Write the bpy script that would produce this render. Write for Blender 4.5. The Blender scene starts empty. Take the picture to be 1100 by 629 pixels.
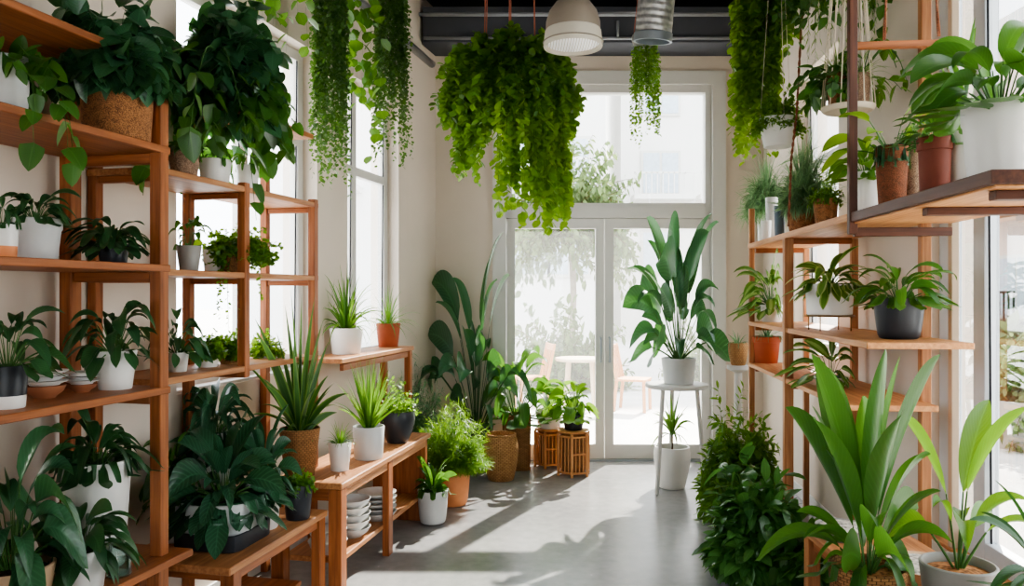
import bpy, bmesh, math, random
import numpy as np
from mathutils import Vector, Matrix

SC = bpy.context.scene
COL = SC.collection
F, CX, CY, CZ = 850.0, 550.0, 314.5, 1.66      # focal length in px of the 1100x629 frame, eye height
GR = 0.245                                     # direction of the long side wall in plan

def at(px, py, D):
    return Vector(((px - CX) / F * D, D, CZ + (CY - py) / F * D))

# ------------------------------------------------------------------ object helpers
def tag(o, label=None, cat=None, group=None, kind=None):
    if label: o['label'] = label
    if cat: o['category'] = cat
    if group: o['group'] = group
    if kind: o['kind'] = kind
    return o

def empty(name, loc, label=None, cat=None, group=None, kind=None):
    o = bpy.data.objects.new(name, None)
    o.empty_display_size = 0.1
    COL.objects.link(o)
    o.location = loc
    return tag(o, label, cat, group, kind)

def link(name, me, mat, parent=None, M=None):
    """link a mesh whose placement in the world is M, under parent (an unrotated empty)"""
    o = bpy.data.objects.new(name, me)
    COL.objects.link(o)
    if mat is not None and len(me.materials) == 0:
        me.materials.append(mat)
    M = M or Matrix.Identity(4)
    if parent is not None:
        off = Vector((0, 0, 0)); p = parent
        while p is not None:
            off += p.location; p = p.parent
        o.parent = parent
        o.matrix_basis = Matrix.Translation(-off) @ M
    else:
        o.matrix_basis = M
    return o

def frame_from(x, up=Vector((0, 0, 1))):
    x = Vector(x).normalized()
    if abs(x.dot(up)) > 0.98:
        up = Vector((1, 0.1, 0))
    y = up.cross(x).normalized()
    z = x.cross(y)
    return Matrix((x, y, z)).transposed()

def box_mesh(lx, ly, lz, bev=0.003, seg=1):
    bm = bmesh.new()
    bmesh.ops.create_cube(bm, size=1)
    bmesh.ops.scale(bm, vec=(lx, ly, lz), verts=bm.verts)
    if bev > 0:
        bev = min(bev, 0.3 * min(lx, ly, lz))
        bmesh.ops.bevel(bm, geom=list(bm.edges), offset=bev, segments=seg, affect='EDGES', profile=0.6)
    me = bpy.data.meshes.new('m')
    bm.to_mesh(me); bm.free()
    return me

def beam(name, p0, p1, w, t, mat, parent=None, up=Vector((0, 0, 1)), bev=0.003):
    """bar from p0 to p1: w across, t thick along up; its length is local x, so the grain runs along it"""
    p0, p1 = Vector(p0), Vector(p1)
    d = p1 - p0
    R = frame_from(d, up).to_4x4()
    M = Matrix.Translation((p0 + p1) / 2) @ R
    return link(name, box_mesh(d.length, w, t, bev), mat, parent, M)

def boxes_mesh(lst):
    """several axis-aligned boxes (x0,x1,y0,y1,z0,z1) as one mesh"""
    V, Q = [], []
    for x0, x1, y0, y1, z0, z1 in lst:
        b = len(V)
        V += [(x0, y0, z0), (x1, y0, z0), (x1, y1, z0), (x0, y1, z0), (x0, y0, z1), (x1, y0, z1), (x1, y1, z1), (x0, y1, z1)]
        Q += [(b, b+3, b+2, b+1), (b+4, b+5, b+6, b+7), (b, b+1, b+5, b+4), (b+1, b+2, b+6, b+5), (b+2, b+3, b+7, b+6), (b+3, b, b+4, b+7)]
    me = bpy.data.meshes.new('m')
    me.from_pydata(V, [], Q)
    return me

def quadmesh(V, Q, UV=None, R=None, smooth=True):
    V = np.ascontiguousarray(V, dtype=np.float32); Q = np.ascontiguousarray(Q, dtype=np.int32)
    me = bpy.data.meshes.new('m')
    n, q = len(V), len(Q)
    me.vertices.add(n); me.vertices.foreach_set('co', V.ravel())
    me.loops.add(q * 4); me.loops.foreach_set('vertex_index', Q.ravel())
    me.polygons.add(q); me.polygons.foreach_set('loop_start', np.arange(0, q * 4, 4, dtype=np.int32))
    if UV is not None:
        l = me.uv_layers.new(name='UVMap')
        l.data.foreach_set('uv', np.ascontiguousarray(UV[Q.ravel()], dtype=np.float32).ravel())
    if R is not None:
        a = me.attributes.new('rnd', 'FLOAT', 'POINT')
        a.data.foreach_set('value', np.ascontiguousarray(R, dtype=np.float32))
    me.update(calc_edges=True)
    if smooth:
        me.polygons.foreach_set('use_smooth', np.ones(q, dtype=bool))
    return me

def lathe(prof, n=36, squash=1.0, sq=0.0):
    """profile [(r,z)...] turned about z; sq>0 squares the plan"""
    prof = np.array(prof, float); k = len(prof)
    a = np.linspace(0, 2 * math.pi, n + 1)
    c, s = np.cos(a), np.sin(a)
    if sq > 0:
        m = 1.0 / np.power(np.abs(c) ** (2 + 6 * sq) + np.abs(s) ** (2 + 6 * sq), 1 / (2 + 6 * sq))
        c, s = c * m, s * m
    V = np.stack([prof[:, 0][:, None] * c, prof[:, 0][:, None] * s * squash, np.repeat(prof[:, 1][:, None], n + 1, 1)], -1).reshape(-1, 3)
    ln = np.concatenate([[0], np.cumsum(np.hypot(*np.diff(prof, axis=0).T))])
    UV = np.stack([np.tile(np.linspace(0, 1, n + 1), k), np.repeat(ln, n + 1)], -1)
    i, j = np.meshgrid(np.arange(k - 1), np.arange(n), indexing='ij')
    b = (i * (n + 1) + j).ravel()
    Q = np.stack([b, b + 1, b + n + 2, b + n + 1], -1)
    me = quadmesh(V, Q, UV)
    bm = bmesh.new(); bm.from_mesh(me)
    bmesh.ops.remove_doubles(bm, verts=bm.verts, dist=1e-5)
    bmesh.ops.recalc_face_normals(bm, faces=bm.faces)
    bm.to_mesh(me); bm.free()
    try:
        me.set_sharp_from_angle(angle=math.radians(40))
    except Exception:
        pass
    return me

def tubes(P, Rad, sides=6):
    """P (N,K,3) paths, Rad (N,K)"""
    P = np.asarray(P, float); Rad = np.asarray(Rad, float)
    N, K, _ = P.shape
    T = np.gradient(P, axis=1)
    T /= np.linalg.norm(T, axis=2, keepdims=True) + 1e-9
    ref = np.array([0.31, 0.27, 0.91]) + np.zeros_like(T)
    A = np.cross(T, ref); A /= np.linalg.norm(A, axis=2, keepdims=True) + 1e-9
    B = np.cross(T, A)
    th = np.arange(sides) / sides * 2 * math.pi
    V = P[:, :, None, :] + Rad[:, :, None, None] * (A[:, :, None, :] * np.cos(th)[None, None, :, None] + B[:, :, None, :] * np.sin(th)[None, None, :, None])
    V = V.reshape(-1, 3)
    n, k, s = np.meshgrid(np.arange(N), np.arange(K - 1), np.arange(sides), indexing='ij')
    base = (n * K + k) * sides
    s2 = (s + 1) % sides
    Q = np.stack([base + s, base + s2, base + sides + s2, base + sides + s], -1).reshape(-1, 4)
    UV = np.zeros((len(V), 2)); UV[:, 0] = 0.25
    UV[:, 1] = np.repeat(np.tile(np.linspace(0, 1, K), N), sides)
    R = np.repeat(np.random.RandomState(1).rand(N), K * sides)
    return V, Q, UV, R

def tube(name, pts, r, mat, parent=None, sides=10, smooth_n=0, caps=True):
    pts = np.array([tuple(p) for p in pts], float)
    if smooth_n:
        t = np.linspace(0, len(pts) - 1, smooth_n)
        idx = np.arange(len(pts))
        # catmull-rom
        out = []
        for u in t:
            i = min(int(u), len(pts) - 2); f = u - i
            p0, p1, p2, p3 = pts[max(i-1, 0)], pts[i], pts[i+1], pts[min(i+2, len(pts)-1)]
            out.append(0.5 * (2*p1 + (p2-p0)*f + (2*p0-5*p1+4*p2-p3)*f*f + (3*p1-p0-3*p2+p3)*f**3))
        pts = np.array(out)
    rr = np.full(len(pts), r)
    if caps:
        d0 = pts[0] - pts[1]; d1 = pts[-1] - pts[-2]
        pts = np.concatenate([[pts[0] + d0 * 1e-4], pts, [pts[-1] + d1 * 1e-4]])
        rr = np.concatenate([[1e-4], rr, [1e-4]])
    V, Q, UV, R = tubes(pts[None], rr[None], sides)
    return link(name, quadmesh(V, Q, UV, R), mat, parent)

# ------------------------------------------------------------------ materials
def srgb(r, g, b):
    f = lambda c: (c / 255 / 12.92) if c / 255 <= 0.04045 else ((c / 255 + 0.055) / 1.055) ** 2.4
    return (f(r), f(g), f(b), 1)

class NT:
    def __init__(self, name):
        self.m = bpy.data.materials.new(name); self.m.use_nodes = True
        self.t = self.m.node_tree; self.t.nodes.clear()
        self.out = self.n('ShaderNodeOutputMaterial')
    def n(self, typ, **kw):
        x = self.t.nodes.new(typ)
        for k, v in kw.items():
            if k.startswith('i_'):
                x.inputs[k[2:].replace('_', ' ')].default_value = v
            else:
                setattr(x, k, v)
        return x
    def l(self, a, b): self.t.links.new(a, b)
    def math(self, op, a, b=None):
        x = self.n('ShaderNodeMath', operation=op)
        for i, v in enumerate((a, b)):
            if v is None: continue
            if isinstance(v, (int, float)): x.inputs[i].default_value = v
            else: self.l(v, x.inputs[i])
        return x.outputs[0]
    def mix(self, fac, a, b):
        x = self.n('ShaderNodeMix', data_type='RGBA')
        for s, v in ((x.inputs[0], fac), (x.inputs[6], a), (x.inputs[7], b)):
            if isinstance(v, (int, float, tuple)): s.default_value = v
            else: self.l(v, s)
        return x.outputs[2]
    def ramp(self, fac, stops):
        x = self.n('ShaderNodeValToRGB')
        e = x.color_ramp.elements
        while len(e) < len(stops): e.new(0.5)
        for k, (p, c) in enumerate(stops): e[k].position = p; e[k].color = c
        self.l(fac, x.inputs[0]); return x.outputs[0]
    def bsdf(self, color, rough=0.5, spec=0.5, metal=0.0):
        b = self.n('ShaderNodeBsdfPrincipled')
        if isinstance(color, tuple): b.inputs['Base Color'].default_value = color
        else: self.l(color, b.inputs['Base Color'])
        if isinstance(rough, (int, float)): b.inputs['Roughness'].default_value = rough
        else: self.l(rough, b.inputs['Roughness'])
        b.inputs['Specular IOR Level'].default_value = spec
        b.inputs['Metallic'].default_value = metal
        return b
    def noise(self, vec, scale, detail=4, rough=0.55):
        x = self.n('ShaderNodeTexNoise'); x.inputs['Scale'].default_value = scale
        x.inputs['Detail'].default_value = detail; x.inputs['Roughness'].default_value = rough
        if vec is not None: self.l(vec, x.inputs['Vector'])
        return x.outputs['Fac']
    def bump(self, h, strength, dist, b):
        x = self.n('ShaderNodeBump'); x.inputs['Strength'].default_value = strength; x.inputs['Distance'].default_value = dist
        self.l(h, x.inputs['Height']); self.l(x.outputs[0], b.inputs['Normal'])
    def done(self, sh):
        self.l(sh, self.out.inputs['Surface']); return self.m

def mat_wood(name, dark, light, rough=0.5):
    t = NT(name)
    tc = t.n('ShaderNodeTexCoord'); mp = t.n('ShaderNodeMapping'); mp.inputs['Scale'].default_value = (1.3, 26, 26)
    oi = t.n('ShaderNodeObjectInfo')
    off = t.n('ShaderNodeVectorMath', operation='SCALE'); off.inputs[0].default_value = (7, 11, 5)
    t.l(oi.outputs['Random'], off.inputs['Scale'])
    ad = t.n('ShaderNodeVectorMath', operation='ADD'); t.l(tc.outputs['Object'], ad.inputs[0]); t.l(off.outputs[0], ad.inputs[1])
    t.l(ad.outputs[0], mp.inputs['Vector'])
    g = t.noise(mp.outputs[0], 2.2, 6, 0.6)
    big = t.noise(tc.outputs['Object'], 3.0, 2)
    f = t.math('ADD', t.math('MULTIPLY', g, 0.8), t.math('MULTIPLY', big, 0.25))
    c = t.ramp(f, [(0.3, dark), (0.55, tuple((a + b) / 2 for a, b in zip(dark, light))), (0.75, light)])
    b = t.bsdf(c, rough, 0.35)
    t.bump(g, 0.15, 0.003, b)
    return t.done(b.outputs[0])

def mat_plain(name, col, rough=0.5, spec=0.5, metal=0.0, var=0.12, scale=8, bump=0.05, bdist=0.004, bscale=60):
    t = NT(name)
    tc = t.n('ShaderNodeTexCoord')
    n1 = t.noise(tc.outputs['Object'], scale, 5)
    dk = tuple(c * (1 - var) for c in col[:3]) + (1,)
    lt = tuple(min(1, c * (1 + var)) for c in col[:3]) + (1,)
    c = t.ramp(n1, [(0.3, dk), (0.7, lt)])
    b = t.bsdf(c, rough, spec, metal)
    if bump > 0:
        t.bump(t.noise(tc.outputs['Object'], bscale, 3), bump, bdist, b)
    return t.done(b.outputs[0])

def mat_wicker(name, dark, light, nu=30, nv=90):
    t = NT(name)
    uv = t.n('ShaderNodeUVMap'); mp = t.n('ShaderNodeMapping'); mp.inputs['Scale'].default_value = (nu, nv, 1)
    t.l(uv.outputs[0], mp.inputs['Vector'])
    br = t.n('ShaderNodeTexBrick'); br.offset = 0.5; br.inputs['Scale'].default_value = 1
    br.inputs['Mortar Size'].default_value = 0.09; br.inputs['Mortar Smooth'].default_value = 0.8
    br.inputs['Brick Width'].default_value = 1.0; br.inputs['Row Height'].default_value = 1.0
    br.inputs['Color1'].default_value = light; br.inputs['Color2'].default_value = tuple(0.7 * l + 0.3 * d for l, d in zip(light, dark))
    br.inputs['Mortar'].default_value = dark
    t.l(mp.outputs[0], br.inputs['Vector'])
    tc = t.n('ShaderNodeTexCoord')
    nz = t.noise(tc.outputs['Object'], 22, 4)
    c = t.mix(t.math('MULTIPLY', nz, 0.55), br.outputs['Color'], dark)
    b = t.bsdf(c, 0.75, 0.2)
    h = t.math('SUBTRACT', 1.0, br.outputs['Fac'])
    t.bump(h, 0.9, 0.006, b)
    return t.done(b.outputs[0])

def mat_speckle(name, c1, c2, rough=0.8, scale=230):
    t = NT(name)
    tc = t.n('ShaderNodeTexCoord')
    v = t.n('ShaderNodeTexVoronoi'); v.inputs['Scale'].default_value = scale; t.l(tc.outputs['Object'], v.inputs['Vector'])
    n = t.noise(tc.outputs['Object'], 45, 5)
    f = t.math('ADD', t.math('MULTIPLY', v.outputs['Distance'], 0.6), t.math('MULTIPLY', n, 0.6))
    c = t.ramp(f, [(0.3, c1), (0.75, c2)])
    b = t.bsdf(c, rough, 0.25)
    t.bump(f, 0.7, 0.004, b)
    return t.done(b.outputs[0])

def mat_leaf(name, dark, light, trans, rough=0.35, tf=0.3, rib=0.35, edge=None, band=None, spec=0.5, veins=0.25, nv=14):
    """foliage: colour varies leaf by leaf (attribute rnd), paler midrib and veins, thin and translucent"""
    t = NT(name)
    at_ = t.n('ShaderNodeAttribute', attribute_name='rnd')
    uv = t.n('ShaderNodeUVMap'); sp = t.n('ShaderNodeSeparateXYZ'); t.l(uv.outputs[0], sp.inputs[0])
    u = t.math('ABSOLUTE', t.math('SUBTRACT', sp.outputs[0], 0.5))
    c = t.mix(at_.outputs['Fac'], dark, light)
    vv = t.math('SINE', t.math('MULTIPLY', t.math('SUBTRACT', sp.outputs[1], t.math('MULTIPLY', u, 0.5)), nv * 6.283))
    vein = t.math('MULTIPLY', t.math('POWER', t.math('ADD', t.math('MULTIPLY', vv, 0.5), 0.5), 4.0), veins)
    lighter = tuple(min(1, x * 1.8 + 0.02) for x in light[:3]) + (1,)
    c = t.mix(vein, c, lighter)
    if band:
        m = t.n('ShaderNodeMapRange'); m.inputs[1].default_value = 0.12; m.inputs[2].default_value = 0.22; m.inputs[3].default_value = 1; m.inputs[4].default_value = 0
        t.l(u, m.inputs[0]); c = t.mix(m.outputs[0], c, band)
    if edge:
        m = t.n('ShaderNodeMapRange'); m.inputs[1].default_value = 0.28; m.inputs[2].default_value = 0.4
        t.l(u, m.inputs[0]); c = t.mix(m.outputs[0], c, edge)
    mr = t.n('ShaderNodeMapRange'); mr.inputs[1].default_value = 0.015; mr.inputs[2].default_value = 0.05; mr.inputs[3].default_value = rib; mr.inputs[4].default_value = 0
    t.l(u, mr.inputs[0])
    c = t.mix(mr.outputs[0], c, lighter)
    b = t.bsdf(c, rough, spec)
    if veins > 0.05:
        t.bump(t.math('SUBTRACT', 1.0, vein), 0.3, 0.004, b)
    tr = t.n('ShaderNodeBsdfTranslucent')
    tcol = t.mix(0.75, c, trans)
    t.l(tcol, tr.inputs['Color'])
    mx = t.n('ShaderNodeMixShader'); mx.inputs[0].default_value = tf
    t.l(b.outputs[0], mx.inputs[1]); t.l(tr.outputs[0], mx.inputs[2])
    return t.done(mx.outputs[0])

def mat_glass(name, tint=(0.96, 0.98, 0.99, 1), fac=0.08, haze=0.0):
    t = NT(name)
    tr = t.n('ShaderNodeBsdfTransparent'); tr.inputs[0].default_value = tint
    gl = t.n('ShaderNodeBsdfGlossy'); gl.inputs['Roughness'].default_value = 0.02
    fr = t.n('ShaderNodeFresnel'); fr.inputs[0].default_value = 1.45
    mx = t.n('ShaderNodeMixShader')
    t.l(t.math('MINIMUM', fr.outputs[0], 0.5), mx.inputs[0]); t.l(tr.outputs[0], mx.inputs[1]); t.l(gl.outputs[0], mx.inputs[2])
    if haze > 0:
        tl = t.n('ShaderNodeBsdfTranslucent'); tl.inputs[0].default_value = (1, 1, 1, 1)
        m2 = t.n('ShaderNodeMixShader'); m2.inputs[0].default_value = haze
        t.l(mx.outputs[0], m2.inputs[1]); t.l(tl.outputs[0], m2.inputs[2])
        return t.done(m2.outputs[0])
    return t.done(mx.outputs[0])

WOOD = mat_wood('cedar_wood', srgb(106, 57, 29), srgb(182, 112, 64))
WOODR = mat_wood('pale_cedar_wood', srgb(136, 82, 48), srgb(206, 148, 98))
WOODL = mat_wood('honey_wood', srgb(160, 100, 56), srgb(224, 166, 108))
WOODD = mat_wood('dark_wood', srgb(60, 34, 24), srgb(104, 62, 42))
WHITE = mat_plain('white_glaze', srgb(226, 224, 218), 0.35, 0.5, var=0.03, bump=0.02)
GREYW = mat_plain('pale_grey_glaze', srgb(200, 202, 200), 0.4, 0.5, var=0.05, bump=0.03)
STONE = mat_plain('grey_stone_glaze', srgb(150, 148, 142), 0.5, 0.4, var=0.1, bump=0.05)
BEIGE = mat_plain('beige_clay', srgb(190, 160, 128), 0.6, 0.3, var=0.08)
BLACK = mat_plain('charcoal_glaze', srgb(40, 43, 48), 0.4, 0.4, var=0.15, bump=0.03)
NAVY = mat_plain('blue_grey_glaze', srgb(88, 104, 116), 0.45, 0.4, var=0.1)
TERRA = mat_plain('terracotta', srgb(166, 86, 56), 0.7, 0.25, var=0.12, bump=0.06)
TERRAP = mat_plain('pale_terracotta', srgb(226, 146, 96), 0.6, 0.3, var=0.08, bump=0.04)
CLAY = mat_plain('brown_clay', srgb(158, 104, 74), 0.65, 0.3, var=0.1)
TERRAD = mat_plain('dark_terracotta', srgb(120, 62, 46), 0.65, 0.3, var=0.12)
WICK = mat_wicker('wicker', srgb(70, 44, 24), srgb(186, 136, 88))
WICKF = mat_wicker('coiled_rush', srgb(110, 72, 40), srgb(206, 160, 108), 26, 70)
WICKD = mat_speckle('brown_cork', srgb(70, 44, 28), srgb(168, 116, 74))
MOSSP = mat_speckle('mossy_brown', srgb(70, 52, 32), srgb(136, 80, 54), scale=260)
SPECK = mat_speckle('speckled_brown', srgb(88, 66, 52), srgb(170, 140, 116))
SOIL = mat_speckle('soil', srgb(26, 18, 12), srgb(74, 52, 36), 0.95, 90)
CHIPS = mat_speckle('bark_chips', srgb(80, 46, 26), srgb(190, 130, 84), 0.9, 60)
GRAVEL = mat_speckle('gravel', srgb(96, 92, 84), srgb(206, 200, 186), 0.9, 60)
WALL = mat_plain('wall_paint', srgb(214, 201, 186), 0.8, 0.2, var=0.03, scale=2, bump=0.08, bdist=0.003, bscale=40)
TRIM = mat_plain('white_frame_paint', srgb(206, 204, 198), 0.45, 0.4, var=0.02, bump=0.01)
ALU = mat_plain('grey_frame_metal', srgb(150, 158, 166), 0.4, 0.5, 0.4, var=0.04, bump=0)
ALUL = mat_plain('pale_frame_metal', srgb(196, 202, 206), 0.4, 0.5, 0.1, var=0.04, bump=0)
GASKET = mat_plain('black_gasket', srgb(26, 28, 32), 0.6, 0.3, var=0.02, bump=0)
DARKC = mat_plain('dark_ceiling_paint', srgb(78, 80, 86), 0.7, 0.3, var=0.12, scale=3, bump=0.05)
DARKP = mat_plain('grey_conduit', srgb(150, 153, 158), 0.45, 0.5, 0.3, var=0.06, bump=0)
CHROME = mat_plain('steel_pipe', srgb(150, 152, 158), 0.3, 0.5, 0.8, var=0.06, bump=0)
COPPER = mat_plain('copper_wire', srgb(168, 92, 66), 0.4, 0.5, 0.4, var=0.1, bump=0)
ROPE = mat_speckle('twisted_rope', srgb(80, 48, 34), srgb(160, 104, 76), 0.9, 200)
CORD = mat_plain('cream_cord', srgb(214, 200, 178), 0.8, 0.2, var=0.08)
SHADE = mat_plain('taupe_enamel', srgb(150, 138, 124), 0.45, 0.4, var=0.04, bump=0)
BAND = mat_plain('cream_enamel', srgb(216, 208, 192), 0.4, 0.4, var=0.03, bump=0)
PVMAT = mat_plain('pale_paving', srgb(196, 194, 190), 0.8, 0.2, var=0.1, scale=1.5)
FRAMEB = mat_plain('beige_frame_paint', srgb(186, 166, 142), 0.5, 0.3, var=.05, bump=0)
PALEWOOD = mat_wood('weathered_wood', srgb(176, 156, 130), srgb(216, 200, 176))
BARKP = mat_plain('pale_bark', srgb(150, 140, 126), 0.8, 0.2, var=.15)
RENDER_ = mat_plain('pale_render', srgb(226, 224, 220), 0.8, 0.2, var=0.04, scale=0.4)
BRICKY = mat_plain('pinkish_render', srgb(214, 196, 186), 0.8, 0.2, var=0.06, scale=0.6)
PANEOUT = mat_plain('far_window_glass', srgb(186, 198, 208), 0.2, 0.5, var=0.1, bump=0)
BRASS = mat_plain('thin_brass', srgb(150, 116, 70), 0.35, 0.5, 0.7, var=0.05, bump=0)
GLASS = mat_glass('clear_pane')
JAR = mat_glass('jar_glass', (0.82, 0.88, 0.86, 1))
GLASSDOOR = mat_glass('haze_veil_pane', (0.97, 0.98, 0.99, 1), haze=0.03)  # bright outdoor haze put into the door glass as a translucent share
GLASSL = mat_glass('hazy_pane', (0.95, 0.97, 1.0, 1), haze=0.10)

def mat_floor():
    t = NT('polished_concrete')
    tc = t.n('ShaderNodeTexCoord')
    n1 = t.noise(tc.outputs['Object'], 0.9, 6); n2 = t.noise(tc.outputs['Object'], 14, 6)
    f = t.math('ADD', t.math('MULTIPLY', n1, 0.7), t.math('MULTIPLY', n2, 0.3))
    c = t.ramp(f, [(0.3, srgb(128, 129, 130)), (0.7, srgb(168, 167, 165))])
    r = t.math('ADD', t.math('MULTIPLY', n2, 0.14), 0.17)
    b = t.bsdf(c, r, 0.45)
    t.bump(n2, 0.04, 0.003, b)
    return t.done(b.outputs[0])
FLOOR = mat_floor()

def mat_duct():
    t = NT('spiral_duct_foil')
    uv = t.n('ShaderNodeUVMap'); sp = t.n('ShaderNodeSeparateXYZ'); t.l(uv.outputs[0], sp.inputs[0])
    s = t.math('SINE', t.math('MULTIPLY', t.math('ADD', t.math('MULTIPLY', sp.outputs[1], 22), sp.outputs[0]), 6.283))
    tc = t.n('ShaderNodeTexCoord'); n = t.noise(tc.outputs['Object'], 25, 4)
    c = t.ramp(n, [(0.3, srgb(170, 172, 174)), (0.7, srgb(232, 232, 230))])
    b = t.bsdf(c, 0.38, 0.5, 0.7)
    t.bump(t.math('ADD', s, t.math('MULTIPLY', n, 2.2)), 0.3, 0.006, b)
    return t.done(b.outputs[0])
DUCT = mat_duct()

def rgb(r, g, b): return (r, g, b, 1)
L_DARK = mat_leaf('leaf_dark', rgb(.012, .048, .02), rgb(.04, .125, .042), rgb(.12, .32, .04), 0.34, 0.18, rib=.25)
L_DEEP = mat_leaf('leaf_deep_glossy', rgb(.014, .056, .028), rgb(.046, .14, .058), rgb(.14, .38, .06), 0.3, 0.2, rib=.3, nv=11)
L_MID = mat_leaf('leaf_mid', rgb(.018, .07, .014), rgb(.055, .16, .026), rgb(.22, .50, .05), 0.36, 0.3, veins=.12)
L_MIDD = mat_leaf('leaf_mid_glossy', rgb(.028, .10, .026), rgb(.09, .235, .055), rgb(.22, .5, .07), 0.25, 0.26, veins=.1)
L_BRIGHT = mat_leaf('leaf_bright', rgb(.032, .115, .013), rgb(.10, .25, .026), rgb(.38, .68, .05), 0.38, 0.36, veins=.15)
L_LIME = mat_leaf('leaf_lime', rgb(.05, .15, .011), rgb(.16, .32, .026), rgb(.55, .82, .06), 0.42, 0.48, rib=.15, veins=.05)
L_FERN = mat_leaf('leaf_fern', rgb(.026, .10, .013), rgb(.11, .24, .03), rgb(.44, .76, .05), 0.45, 0.4, rib=.1, veins=.03)
L_BLUE = mat_leaf('leaf_blue_green', rgb(.035, .11, .055), rgb(.13, .26, .13), rgb(.32, .56, .22), 0.4, 0.36, rib=.2, veins=.05)
L_MIST = mat_leaf('leaf_misty_green', rgb(.08, .20, .09), rgb(.24, .40, .20), rgb(.45, .65, .3), 0.45, 0.4, rib=0, veins=0)
L_STRING = mat_leaf('leaf_string_vine', rgb(.018, .068, .012), rgb(.07, .16, .026), rgb(.28, .52, .06), 0.45, 0.28, rib=.1, veins=0)
L_RIB = mat_leaf('leaf_dark_veined', rgb(.011, .05, .025), rgb(.036, .12, .055), rgb(.11, .32, .07), 0.33, 0.16, rib=.5, veins=.42, nv=9)
L_VAR = mat_leaf('leaf_cream_edged', rgb(.03, .11, .018), rgb(.08, .2, .03), rgb(.35, .6, .1), 0.4, 0.32, edge=rgb(.42, .50, .16), veins=.1)
L_BAND = mat_leaf('leaf_pale_centre', rgb(.025, .10, .018), rgb(.07, .18, .03), rgb(.35, .62, .1), 0.4, 0.32, band=rgb(.32, .45, .16), veins=.1)
L_GRASS = mat_leaf('leaf_grass', rgb(.024, .095, .013), rgb(.085, .21, .026), rgb(.36, .66, .06), 0.4, 0.32, rib=.2, veins=0)
L_SNAKE = mat_leaf('leaf_sword_green', rgb(.014, .055, .016), rgb(.05, .14, .03), rgb(.2, .45, .06), 0.38, 0.2, edge=rgb(.16, .27, .05), rib=.15, veins=.2, nv=18)
STEM = mat_plain('green_stem', (.06, .15, .03, 1), 0.5, 0.3, var=.25, bump=0)
STEMD = mat_plain('dark_green_stem', (.025, .075, .022, 1), 0.5, 0.3, var=.25, bump=0)
STEMB = mat_plain('brown_stem', srgb(96, 74, 50), 0.7, 0.2, var=.2)
OUTLEAF = mat_leaf('leaf_outdoor', rgb(.06, .10, .035), rgb(.17, .23, .09), rgb(.4, .5, .2), 0.6, 0.2, rib=0, veins=0, spec=.2)

# ------------------------------------------------------------------ foliage
def prof(kind, t):
    t = np.asarray(t)
    f = {'ovate': lambda t: t ** .55 * (1 - t) ** .75,
         'lance': lambda t: t ** .75 * (1 - t) ** .85,
         'heart': lambda t: t ** .28 * (1 - t) ** .72,
         'round': lambda t: np.sqrt(np.clip(t * (1 - t), 0, 1)),
         'strap': lambda t: np.minimum(1, .45 + t * 2.2) * (1 - t ** 2.2) ** .9,
         'sword': lambda t: np.minimum(1, .55 + t * 1.3) * (1 - t ** 1.7),
         'paddle': lambda t: t ** .45 * (1 - t) ** .5}[kind]
    x = np.linspace(0, 1, 200)
    return f(t) / f(x).max()

def nrm(a): return a / (np.linalg.norm(a, axis=-1, keepdims=True) + 1e-9)

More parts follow.
